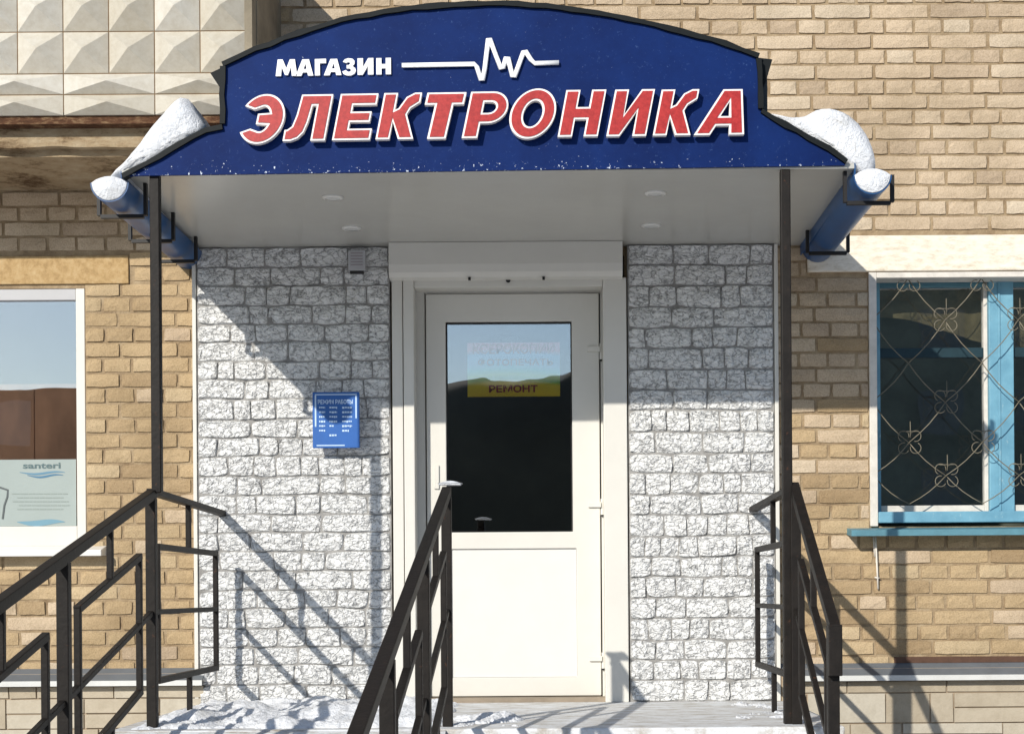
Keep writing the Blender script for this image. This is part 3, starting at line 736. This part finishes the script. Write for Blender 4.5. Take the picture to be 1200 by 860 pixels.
# ------------------------------------------------------------------ gutters
def gutter(px_f, py_f, dx, side, label):
    c = P(px_f, py_f, FY0 - .02); r = .078
    t = thing('rain_gutter', (c.x, FY0, c.z), label, 'gutter', 'blue half round gutters at the canopy sides')
    y0, y1 = FY0 - .03, -.004
    mb = MB(); N = 14
    def pt(rad, i, y): a = math.pi + math.pi * i / N; return Vector((c.x + dx * (y - y0) / (y1 - y0) + rad * math.cos(a), y, c.z + .02 * (y - y0) + rad * math.sin(a)))
    for ra, rb in ((r, r), (r - .004, r - .004)):
        mb.add([pt(ra, i, y) for y in (y0, y1) for i in range(N + 1)], [(i, i+1, N+2+i, N+1+i) for i in range(N)])
    mb.add([pt(q, i, y0) for q in (r, r - .004) for i in range(N + 1)], [(i, i+1, N+2+i, N+1+i) for i in range(N)])
    mb.build('trough', m_gut, t, smooth=True, fix=False)
    for y in ((-1.36, -.32) if side > 0 else (-1.25, -.75, -.28)):
        x = c.x + dx * (y - y0) / (y1 - y0); z = c.z + .02 * (y - y0)
        mb = MB(); w = r + .012; b = z - r - .012
        mb.box(x - w - .014, x - w, y - .012, y + .012, b, z + (.09 if side > 0 else .02)); mb.box(x + w, x + w + .014, y - .012, y + .012, b, z + (.02 if side > 0 else .09)); mb.box(x - w + .0005, x + w - .0005, y - .011, y + .011, b - .011, b + .004)
        mb.build('bracket', m_black, t)
    # snow lying in it
    mb = MB(); n = 16; rad = r - .006
    outline = [Vector((rad * math.cos(math.pi + math.pi * i / n), 0, rad * math.sin(math.pi + math.pi * i / n))) for i in range(n + 1)] + [Vector((rad * (1 - 2 * i / 8), 0, .022 * math.sin(math.pi * i / 8) + .004)) for i in range(1, 8)]
    rings = []
    for j, y in enumerate((y0 - .004, y0 - .002, y0 + .05, -1.0, -.5, y1 - .01)):
        s = .97 if j == 0 else 1.0
        rings += [Vector((c.x + dx * (y - y0) / (y1 - y0) + p.x * s, y, c.z + .02 * (y - y0) + p.z * s)) for p in outline]
    m = len(outline)
    mb.add(rings, [tuple(range(m))] + [(j*m+i, j*m+(i+1) % m, (j+1)*m+(i+1) % m, (j+1)*m+i) for j in range(5) for i in range(m)])
    sn = mb.build('packed_snow', m_snow, smooth=True, origin=(c.x, y0, c.z - r))
    tag(sn, 'packed snow filling the open end of the blue gutter on the ' + ('right beside the barred window' if side > 0 else 'left below the balcony'), 'snow', 'packed snow in the gutters')
gutter(129, 215, -.02, -1, 'blue half round gutter at the left side of the canopy, under the balcony')
gutter(1022, 206, .02, 1, 'blue half round gutter at the right side of the canopy, above the whitewashed lintel')

# ------------------------------------------------------------------ snow on the roof
def snow_on_roof(outline_px, label, depth, seed):
    pts = [(P(a, b, FY0 + .05).x, P(a, b, FY0 + .05).z) for a, b in outline_px]
    # resample
    dense = []
    for (a, b), (c, d) in zip(pts, pts[1:] + pts[:1]):
        n = max(1, int(math.hypot(c - a, d - b) / .025)); dense += [(a + (c-a)*i/n, b + (d-b)*i/n) for i in range(n)]
    for _ in range(2): dense = [((p[0] + q[0]*2 + r[0]) / 4, (p[1] + q[1]*2 + r[1]) / 4) for p, q, r in zip(dense[-1:] + dense[:-1], dense, dense[1:] + dense[:1])]
    cx = sum(p[0] for p in dense) / len(dense); czz = sum(p[1] for p in dense) / len(dense)
    secs = [(FY0 + .005, .55), (FY0 + .012, .8), (FY0 + .035, .95), (FY0 + .08, 1.0), (FY0 + .3, 1.0), (FY0 + .7, .98), (FY0 + depth - .06, .9), (FY0 + depth, .6)]
    mb = MB(); m = len(dense); vs = []
    for j, (y, s) in enumerate(secs):
        for x, z in dense:
            q = noise.noise(Vector((x * 9 + seed, y * 6, z * 9))) * .016 + noise.noise(Vector((x * 26 + seed, y * 20, z * 26))) * .012 + noise.noise(Vector((x * 60 + seed, y * 50, z * 60))) * .006
            k = s + q
            # keep the underside on the roof: pull towards the centre line only
            vs.append((cx + (x - cx) * k, y + q * .8, czz + (z - czz) * k))
    mb.add(vs, [tuple(range(m))] + [(j*m+i, j*m+(i+1) % m, (j+1)*m+(i+1) % m, (j+1)*m+i) for j in range(len(secs)-1) for i in range(m)] + [tuple((len(secs)-1)*m + i for i in range(m))[::-1]])
    o = mb.build('roof_snow', m_snow, smooth=True, origin=(cx, FY0 + .5, min(p[1] for p in pts)))
    tag(o, label, 'snow', 'snow lying on the canopy roof')
snow_on_roof([(146, 207), (119, 217), (135, 204), (160, 177), (182, 145), (200, 124), (214, 110), (222, 110), (229, 130), (246, 152), (214, 172), (187, 187), (160, 203)], 'smooth peaked slab of snow on the left slope of the canopy roof', 1.3, 2)
snow_on_roof([(893, 131), (918, 138), (942, 139), (953, 128), (972, 126), (996, 135), (1012, 151), (1021, 166), (1027, 184), (1029, 206), (1010, 208), (996, 196), (971, 180), (947, 167), (920, 152)], 'lumpy rounded heap of snow on the right slope of the canopy roof', 1.3, 31)

for part, side in ((arch[:4], 'left'), (arch[-5:], 'right')):
    dense = []
    for (a, b), (c, d) in zip(part, part[1:]): dense += [(a + (c - a) * i / 6, b + (d - b) * i / 6) for i in range(6)]
    dense.append(part[-1]); n = len(dense); rs = random.Random(len(side))
    top = [(x, z + .013 + .009 * math.sin(math.pi * i / (n - 1)) + rs.uniform(-.004, .004)) for i, (x, z) in enumerate(dense)]
    mb = MB(); mb.prism([dense + top[::-1]], FY0 + .035, -.3);
    tag(mb.build('snow_strip', m_snow, origin=(dense[n // 2][0], FY0 + .04, dense[n // 2][1])), 'thin snow strip on the arched roof above the ' + side + ' end of the sign', 'snow', 'snow strips on the arched roof')

# ------------------------------------------------------------------ balcony
BY, SY = -.72, -.64
bal = thing('balcony', P(0, 170, -.4), 'upstairs balcony faced with raised pyramid tiles at the top left', 'balcony')
ZT = P(150, -117, BY).z
x_right = P(288, 60, BY).x
MB().box(-5.2, x_right - .004, BY + .002, BY + .08, P(150, 134, BY).z + .01, ZT).build('parapet', m_tilej, bal)
sw = MB().box(x_right - .06, x_right + .035, BY + .09, -.002, P(150, 134, BY).z + .02, ZT - .01).build('side_panel', m_sidewall, bal)
MB().box(x_right - .004, x_right + .03, BY - .004, BY + .0895, P(150, 134, BY).z + .012, ZT).build('corner_post', m_sidewall, bal)
def pyramid(w, h, d):
    return MB().add([(-w/2, 0, -h/2), (w/2, 0, -h/2), (w/2, 0, h/2), (-w/2, 0, h/2), (0, -d, 0), (-w/2, .01, -h/2), (w/2, .01, -h/2), (w/2, .01, h/2), (-w/2, .01, h/2)],
                    [(0,1,4),(1,2,4),(2,3,4),(3,0,4),(0,5,6,1),(1,6,7,2),(2,7,8,3),(3,8,5,0)])
tw = P(287, 60, BY).x - P(233.5, 60, BY).x; th = P(150, 37, BY).z - P(150, 86, BY).z; eh = P(150, 86, BY).z - P(150, 110.5, BY).z
gap = .005
m_sq = pyramid(tw - gap, th - gap, .064).mesh('tile', m_tile); m_el = pyramid(2 * tw - gap, eh - gap, .050).mesh('tile', m_tile)
zrow = P(150, 86.3, BY).z
for r in range(4):
    for k in range(26):
        xc = x_right - tw * (k + .5); zc = zrow + th * (r + .5)
        if zc + th / 2 > ZT + .03: continue
        if k < 7: put('tile', m_sq, bal, (xc, BY, zc))
for r in range(2):
    for k in range(4): put('tile', m_el, bal, (x_right - 2 * tw * (k + .5), BY, zrow - eh * (r + .5)))
mb = MB()
for r in range(4):
    for k in range(7, 18):
        zc = zrow + th * (r + .5)
        if zc + th / 2 > ZT + .03: continue
        p = pyramid(tw - gap, th - gap, .03); mb.add([v + Vector((x_right - tw * (k + .5), BY, zc)) for v in p.v], p.f)
for r in range(2):
    for k in range(4, 9):
        p = pyramid(2*tw - gap, eh - gap, .022); mb.add([v + Vector((x_right - 2*tw * (k + .5), BY, zrow - eh * (r + .5))) for v in p.v], p.f)
tag(mb.build('tiling', m_tile, bal), kind='stuff')
zb = P(150, 135, BY).z
def ragged(name, x0, x1, y0, y1, z0, z1, m, amp, seed):
    n = 70
    def bot(u): return z0 + noise.noise(Vector((u * 23 + seed, 1, 0))) * amp + noise.noise(Vector((u * 70 + seed, 1, 0))) * amp * .6
    mb = MB(); mb.prism([[(x0, z1), *[(x0 + (x1 - x0) * i / n, bot(i / n)) for i in range(n + 1)], (x1, z1)]], y0, y1)
    return mb.build(name, m, bal)
MB().box(-5.2, x_right + .02, BY + .012, -.003, zb - .035, zb + .008).build('steel_edge', m_rust, bal)
ragged('slab', -5.2, x_right + .02, SY, -.003, P(150, 172, SY).z, zb - .0355, m_slab, .012, 3)
MB().box(-5.2, x_right - .01, SY + .05, -.0035, P(150, 180, SY).z, P(150, 172, SY).z + .02).build('slab_underside', m_slab, bal)

# ------------------------------------------------------------------ left window with poster
lw = thing('shop_window', ((LW[0] + LW[1]) / 2, 0, LW[2]), 'white framed shop window at the far left with a poster in its lower part', 'window')
wy = .02
gl = pb(-170, 89.5, 352, 618, wy)
MB().box(gl[1], LW[1] - .002, wy - .012, wy + .07, LW[2], LW[3]).build('frame_jamb', m_pvc, lw, bevel=.003)
MB().box(LW[0], gl[0], wy - .012, wy + .07, LW[2], LW[3]).build('frame_jamb', m_pvc, lw, bevel=.003)
MB().box(gl[0] + .001, gl[1] - .001, wy - .008, wy + .07, gl[3], LW[3]).build('frame_head', m_grey, lw, bevel=.003)
MB().box(gl[0] + .001, gl[1] - .001, wy - .010, wy + .07, LW[2], gl[2]).build('frame_bottom', m_pvc, lw, bevel=.003)
MB().box(gl[0] - .004, gl[1] + .004, wy + .012, wy + .018, gl[2] - .004, gl[3] + .004).build('pane', m_glass2, lw)
a = P(119, 646, -.08)
mb = MB(); mb.prism([[(0.012, LW[2] + .002), (-.085, a.z + .008), (-.085, a.z - .022), (0.012, a.z - .018)]], LW[0] - .05, a.x); mb.v = [Vector((p.y, p.x, p.z)) for p in mb.v]
mb.build('sill', m_pvc2, lw, bevel=.004)
po = thing('poster', P(30, 617, wy), 'pale green advertising poster with blue waves on the glass of the left shop window', 'poster')
py_ = wy + .009
rect(-150, 89, 538, 617.5, py_, .0015).build('sheet', plain('pale poster', lin(156, 166, 162), .7, var=.05), po)
mb = MB(); text_into(mb, 'santeri', *pb(27, 71, 542, 549, py_), py_ - .002, py_ - .0008, .02); mb.build('print', flat('grey print', lin(90, 110, 112)), po, fix=False)
def wave(x0, x1, y, amp, th_, c):
    mb = MB(); n = 24; vs = []
    for i in range(n + 1):
        u = i / n; yy = y - math.sin(u * 2 * math.pi + 2.6) * amp; t = th_ * math.sin(math.pi * u) + .3
        vs += [P(x0 + (x1 - x0) * u, yy - t, py_ - .0015), P(x0 + (x1 - x0) * u, yy + t, py_ - .0015)]
    mb.add(vs, [(2*i, 2*i+1, 2*i+3, 2*i+2) for i in range(n)]); return mb.build('wave', flat('wave print', c), po, fix=False)
wave(23, 76, 554, 1.4, 1.0, lin(96, 134, 156)); wave(32, 74, 557.5, 1.5, .9, lin(76, 118, 146))
mb = MB(); q = random.Random(2)
for y, x0, x1 in ((578, 14, 79), (582.5, 20, 74), (587, 15, 80), (591.5, 22, 82), (596, 20, 74)):
    x = x0
    while x < x1:
        w = q.uniform(3, 9); r_ = rect(x, min(x + w, x1), y, y + 1.1, py_ - .0015, .001); mb.add(r_.v, r_.f); x += w + 1
mb.build('small_print', flat('faint print', lin(140, 150, 144)), po)
wave(20, 76, 612, 1.2, 3.2, lin(110, 148, 164))
mb = MB(); mb.tube([P(a, b, py_ - .002) for a, b in ((-14, 572), (0, 571), (9, 574), (8.5, 582), (5, 592), (3, 608))], .005, 5, .2); mb.build('line_drawing', flat('drawing print', lin(90, 96, 96)), po)
cb = thing('reflection_panel', (LW[0] + .7, .5, 0), 'brown panel added inside the left shop window to stand for a reflected building', 'reflection_panel')  # brown panel added indoors in place of a building's reflection in the glass
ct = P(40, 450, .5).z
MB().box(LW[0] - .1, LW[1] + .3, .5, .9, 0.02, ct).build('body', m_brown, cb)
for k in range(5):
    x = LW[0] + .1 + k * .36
    MB().box(x, x + .357, .484, .499, .1, ct - .03).build('door', m_brown, cb, bevel=.003)  # upright panels added to give the painted reflection its bands

# ------------------------------------------------------------------ right window
rw = thing('blue_window', ((RW[0] + RW[1]) / 2, 0, RW[2]), 'old light blue wooden window with white outer border at the right', 'window')
bw = X(1028) - X(1019); by = -.008
MB().box(RW[0], RW[0] + bw, by, .12, RW[2], RW[3]).build('outer_border', m_whitepaint, rw, bevel=.003)
MB().box(RW[1] - bw, RW[1], by, .12, RW[2], RW[3]).build('outer_border', m_whitepaint, rw, bevel=.003)
MB().box(RW[0] + bw + .0005, RW[1] - bw - .0005, by + .001, .12, RW[3] - .028, RW[3]).build('outer_border', m_whitepaint, rw, bevel=.003)
wy2 = .13
ix0, ix1, iz0, iz1 = RW[0] + bw, RW[1] - bw, P(1100, 600, 0.0).z, RW[3] - .028
MB().box(ix0 - .01, ix0 + .045, wy2, wy2 + .06, iz0, iz1 + .02).build('frame_stile', m_lblue, rw, bevel=.003)
MB().box(ix1 - .045, ix1 + .01, wy2, wy2 + .06, iz0, iz1 + .02).build('frame_stile', m_lblue, rw, bevel=.003)
mx0, mx1 = P(1158, 450, wy2).x, P(1187, 450, wy2).x
MB().box(mx0, mx1, wy2 - .02, wy2 + .06, iz0, iz1 + .02).build('mullion', m_lblue, rw, bevel=.004)
MB().box(mx0 + (mx1 - mx0) * .36, mx0 + (mx1 - mx0) * .45, wy2 - .026, wy2 - .0205, iz0 + .01, iz1).build('mullion_bead', m_lblue, rw, bevel=.002)
MB().box(mx0 - .02, mx0 - .0005, wy2 + .004, wy2 + .05, iz0 + .001, iz1).build('sash_stile', m_whitepaint, rw, bevel=.002)
for xa, xb in ((ix0 + .0455, mx0 - .0205), (mx1 + .0005, ix1 - .0455)):
    tz = P(1100, 412, wy2).z
    MB().box(xa, xb, wy2 + .006, wy2 + .0205, tz - .03, tz + .02).build('transom', m_teal, rw, bevel=.003)
    MB().box(xa, xb, wy2 + .004, wy2 + .05, iz0 + .0005, P(1100, 592, wy2).z).build('sash_bottom', m_whitepaint, rw, bevel=.002)
    MB().box(xa, xb, wy2 + .005, wy2 + .05, iz1 - .02, iz1 + .019).build('sash_top', m_sill, rw, bevel=.002)
    MB().box(xa - .004, xb + .004, wy2 + .022, wy2 + .027, iz0 + .01, iz1).build('pane', m_glass3, rw)
MB().box(RW[0] + bw + .0006, RW[1] - bw - .0006, -.03, wy2 - .001, P(1100, 612, -.03).z, P(1100, 599, -.03).z).build('frame_bottom', m_lblue, rw, bevel=.004)
s0 = P(998, 628, -.12)
mb = MB(); mb.prism([[(0.011, s0.z + .045), (-.12, s0.z + .030), (-.12, s0.z), (-.112, s0.z), (0.011, s0.z + .012)]], s0.x, RW[1] + .08); mb.v = [Vector((p.y, p.x, p.z)) for p in mb.v]
mb.build('sill', m_sill, rw, bevel=.003)
ctn = thing('curtain', ((RW[0] + RW[1]) / 2, .4, iz0), 'olive curtain drawn aside behind the upper panes of the blue window', 'curtain')
mb = MB()
def cf(u, v):
    x = ix0 - .05 + u * (ix1 - ix0 + .1); bot = P(1100, 372, .23).z - .22 * u + .03 * math.sin(u * 9)
    return (x, .23 + .006 * math.sin(u * 50 + 2 * math.sin(u * 13)), bot + v * (iz1 + .06 - bot))
mb.sheet(cf, 120, 4).build('cloth', m_curtain, ctn, smooth=True, fix=False)

gr = thing('window_grille', ((RW[0] + RW[1]) / 2, .03, iz0), 'thin cream wrought iron grille of diamonds and scrolls in front of the blue window', 'grille')
gy = .045; HX = 43 / 235; rows_px = [326, 375, 425, 471, 518, 557, 590]
zr = [P(1100, p, gy).z for p in rows_px]; x0g = P(1064, 330, gy).x; HX = HX * (D0 + gy) / D0
def node(i, j): return Vector((x0g + HX * i, gy, zr[j]))
xlo, xhi = ix0 + .004, ix1 - .004
for j in range(6):
    for i in range(-1, 7):
        for di in (-1, 1):
            if (i + j) % 2: continue
            p, q = node(i, j), node(i + di, j + 1)
            a, b = (p, q)
            if max(a.x, b.x) < xlo or min(a.x, b.x) > xhi: continue
            def clip(a, b):
                for lim, sgn in ((xlo, 1), (xhi, -1)):
                    if (a.x - lim) * sgn < 0: a = a + (b - a) * ((lim - a.x) / (b.x - a.x))
                    if (b.x - lim) * sgn < 0: b = b + (a - b) * ((lim - b.x) / (a.x - b.x))
                return a, b
            a, b = clip(a, b)
            if (a - b).length < .03: continue
            m = (a + b) / 2; d = (b - a).normalized(); sag = Vector((d.z, 0, -d.x)) * .012 * (1 if di > 0 else -1)
            off = Vector((0, .006 * (1 if di > 0 else -1), 0))
            MB().tube([a + off, a.lerp(b, .25) + sag * .7 + off, m + sag + off, a.lerp(b, .75) + sag * .7 + off, b + off], .0027, 6).build('rod', m_rod, gr, smooth=True)
def arc(c, r, a0, a1, n=10): return [c + Vector((r * math.cos(R(a0 + (a1 - a0) * k / n)), 0, r * math.sin(R(a0 + (a1 - a0) * k / n)))) for k in range(n + 1)]
sc_mesh = MB().tube(arc(Vector((0, 0, 0)), .027, -60, 200, 14), .0021, 6).mesh('scroll', m_rod, smooth=True)
star = MB().tube([(-.04, 0, 0), (0, -.003, 0), (.04, 0, 0)], .002, 5); star.tube([(0, -.006, -.03), (0, -.008, 0), (0, -.006, .05)], .002, 5)
star_mesh = star.mesh('star', m_rod, smooth=True)
for i, j in ((0, 0), (2, 0), (1, 1), (3, 1), (1, 3), (0, 4), (2, 4), (1, 5), (3, 5), (4, 4), (4, 0), (5, 1), (5, 5)):
    c = node(i, j)
    if not xlo + .05 < c.x < xhi - .05: continue
    for k, (dx, dz, rot) in enumerate(((-.03, .03, 45), (.03, .03, -45), (.03, -.03, -135), (-.03, -.03, 135))):
        if j == 0 and dz > 0: continue
        o = put('scroll', sc_mesh, gr, (c.x + dx, gy - .013, c.z + dz - (.01 if j == 0 else 0)))
        o.rotation_euler = (0, R(-rot), 0)
    if j not in (0,): put('star', star_mesh, gr, (c.x, gy - .022, c.z + .052))
ic = MB(); q = random.Random(9)
ic.tube([P(1026, 629, -.02), P(1027, 648, -.018), P(1028, 668, -.016), P(1029, 690, -.012)], .005, 6, .6)
ic.tube([P(1023.5, 629, -.018), P(1024.5, 642, -.014), P(1025, 652, -.010)], .004, 6, .6)
ic.tube([P(1025, 676, -.012), P(1028, 677, -.016), P(1031, 677, -.012)], .004, 6, .6)
tag(ic.build('paint_drip', plain('white drip', lin(226, 218, 206), .5), smooth=True, origin=P(1027, 690, -.01)), 'thin white drip running down the bricks below the blue window sill', 'drip')

# ------------------------------------------------------------------ railings
PB = .041
def seg(root, name, p, q, w, h=None): return MB().bar(p, q, w, h).build(name, m_steel, root, bevel=.003)
def railing(x, y0, slope, spacing, n, label, landing, floor, group):
    root = thing('railing', (x, y0, 0), label, 'railing', group)
    zr0 = .955
    rz = lambda s: zr0 - slope * s
    V = lambda s, z: Vector((x, y0 - s, z))
    total = spacing * n
    f = math.sqrt(1 + slope * slope)
    for k in range(n + 1):
        s = k * spacing
        MB().box(x - PB/2, x + PB/2, y0 - s - PB/2, y0 - s + PB/2, floor(s), rz(s) - .015).build('post', m_steel, root, bevel=.003)
        if k == n: break
        # fret panel between two posts
        a, b = s + spacing * .17, s + spacing * .868
        top = lambda s_: rz(s_) - .21; bot = lambda s_: rz(s_) - .745; mid = lambda s_: rz(s_) - .48
        seg(root, 'infill_bar', V(a, bot(a)), V(a, top(a)), .024); seg(root, 'infill_bar', V(b, bot(b)), V(b, top(b)), .024)
        seg(root, 'infill_bar', V(a - .010, top(a - .010)), V(b + .010, top(b + .010)), .026); seg(root, 'infill_bar', V(a - .010, bot(a - .010)), V(b + .010, bot(b + .010)), .026)
        seg(root, 'infill_bar', V(s + PB/2, mid(s + PB/2)), V(s + spacing - PB/2, mid(s + spacing - PB/2)), .022)
        m = s + spacing * .52
        seg(root, 'infill_bar', V(m, top(m)), V(m, rz(m)), .023); seg(root, 'infill_bar', V(m, floor(m)), V(m, bot(m)), .023)
    e = total + (.05 if slope > .4 else .12)
    seg(root, 'handrail', V(-.03, rz(-.03)), V(e, rz(e)), .038, .038)
    if slope > .4:
        seg(root, 'handrail_end', V(e - .012, rz(e) + .02), V(e - .012, rz(e) - .16), .048, .040)
    if landing:
        H_ = lambda y, z: Vector((x, y, z))
        seg(root, 'landing_rail', H_(y0, zr0 + .012), H_(-.012, zr0 + .012 - .02), .040, .026)
        a, b = y0 + .09, -.20; m = (a + b) / 2
        seg(root, 'infill_bar', H_(a, .19), H_(a, .745), .024); seg(root, 'infill_bar', H_(b, .19), H_(b, .745), .024)
        seg(root, 'infill_bar', H_(a - .011, .745), H_(b + .011, .745), .026); seg(root, 'infill_bar', H_(a - .011, .19), H_(b + .011, .19), .026)
        seg(root, 'infill_bar', H_(y0 + .02, .475), H_(b, .475), .022)
        seg(root, 'infill_bar', H_(m, .745), H_(m, zr0), .023); seg(root, 'infill_bar', H_(m, 0), H_(m, .19), .023)
    return root
rampf = lambda s: (0.0 if s < .13 else max(GZ, -RS * (s - .13) - .004))
def stepf(s):
    y = -1.40 - s
    if y > LY: return 0.0
    return max(GZ, -.15 * (int((LY - y) / .28) + 1))
railing(-1.646, -1.40, RS, 1.14, 3, 'dark steel ramp railing at the left, with a return along the landing to the wall', True, rampf, 'dark steel railings at the entrance')
railing(-.440, -1.40, RS, 1.14, 3, 'dark steel railing in the middle, running down towards the camera in front of the door', False, rampf, 'dark steel railings at the entrance')
railing(.985, -1.40, .62, .84, 1, 'short steep dark steel stair railing at the right, below the barred window', True, stepf, 'dark steel railings at the entrance')
cap = MB(); p = Vector((-.440, -1.385, .992))
cap.sheet(lambda u, v: (p.x - .035 + .10 * u, p.y - .03 + .07 * v, p.z + .012 * math.sin(math.pi * u) * math.sin(math.pi * v) + .003 * noise.noise(Vector((u * 5, v * 5, 1)))), 8, 6)
cap.box(p.x - .03, p.x + .058, p.y - .026, p.y + .036, p.z - .006, p.z + .001)
tag(cap.build('snow_clump', m_snow, smooth=False, origin=p), 'small white clump of snow on the top end of the middle handrail', 'snow')

# ------------------------------------------------------------------ snow on the landing
def patch(x0, x1, y0, y1, seed, hmax, thr):
    mb = MB(); nu, nv = 200, 130
    def fn(u, v):
        x, y = x0 + (x1 - x0) * u, y0 + (y1 - y0) * v
        e = min(u * (x1 - x0), (1 - u) * (x1 - x0), v * (y1 - y0), (1 - v) * (y1 - y0)) / .16; e = max(0, min(1, e)); e = e * e * (3 - 2 * e)
        n = noise.noise(Vector((x * 4.2 + seed, y * 4.2, 0))) * .5 + noise.noise(Vector((x * 9 + seed, y * 9, 3))) * .25 + .5
        h = (n - thr) * hmax * e
        fine = (noise.noise(Vector((x * 22, y * 22, seed))) * .5 + noise.noise(Vector((x * 48, y * 48, seed))) * .4 + noise.noise(Vector((x * 95, y * 95, seed))) * .25) * .016 * e
        z = h + fine - .012 * (1 - e) - .004
        return (x, y, z if z > .003 else z - .012)
    mb.sheet(fn, nu, nv)
    return mb
sp = patch(-1.79, -.40, -1.51, -.06, 4, .085, .10)
s2 = patch(-.52, -.06, -1.51, -.95, 9, .08, .26); sp.add(s2.v, s2.f)
s3 = patch(.66, 1.15, -1.51, -.1, 15, .05, .50); sp.add(s3.v, s3.f)
tag(sp.build('landing_snow', m_snow, smooth=True, fix=False), 'trampled snow lying on the entrance landing at the foot of the cladding', 'snow', kind='stuff')

# ------------------------------------------------------------------ across the street (seen in the glass)
m_far = plain('dull brown render', lin(70, 60, 50), .9, var=.4, scale=.4)
m_far2 = plain('grey panels', lin(112, 118, 108), .9, var=.4, scale=.4)
m_farwin = flat('dark far panes', (.10, .115, .12), .3)
def far_block(x0, x1, y, h, mat, label, pitched):
    t = thing('apartment_building', ((x0 + x1) / 2, y, GZ), label, 'building')
    MB().box(x0, x1, y - 10, y, GZ, h).build('wall', mat, t)
    if pitched:
        mb = MB(); mb.prism([[(y - 10.4, h), (y + .4, h), (y - 5, h + 2.2)]], x0 - .3, x1 + .3); mb.v = [Vector((p.y, p.x, p.z + .005)) for p in mb.v]; mb.build('roof', m_roof, t)
    wm = MB().box(-.7, .7, -.08, .03, -.75, .75).mesh('window', m_farwin)
    z = GZ + 1.9
    while z < h - 1:
        x = x0 + 1.8
        while x < x1 - 1: put('window', wm, t, (x, y, z)); x += 3.2
        z += 2.8
far_block(-34, -9, -48, 8.0, m_far, 'long low brown building across the street, seen reflected in the left shop window', False)
far_block(8.5, 30, -46, 14.5, m_far2, 'taller grey panel building across the street, seen reflected in the blue window', False)
hm = plain('dark wooded slope', lin(96, 88, 72), .95, var=.5, scale=.15)
def hill(u, v):
    x = -120 + 240 * u; y = -52 - 60 * v
    return (x, y, GZ - .1 + max(0, math.sin(min(v * 8, 1) * math.pi / 2) * (10.7 + .5 * noise.noise(Vector((x * .05, 3, 0))) + .11 * (x + 2) + .16 * noise.noise(Vector((x * .9, y * .9, 0))))))
tag(MB().sheet(hill, 200, 30).build('hill', hm, smooth=True, fix=False), kind='structure')
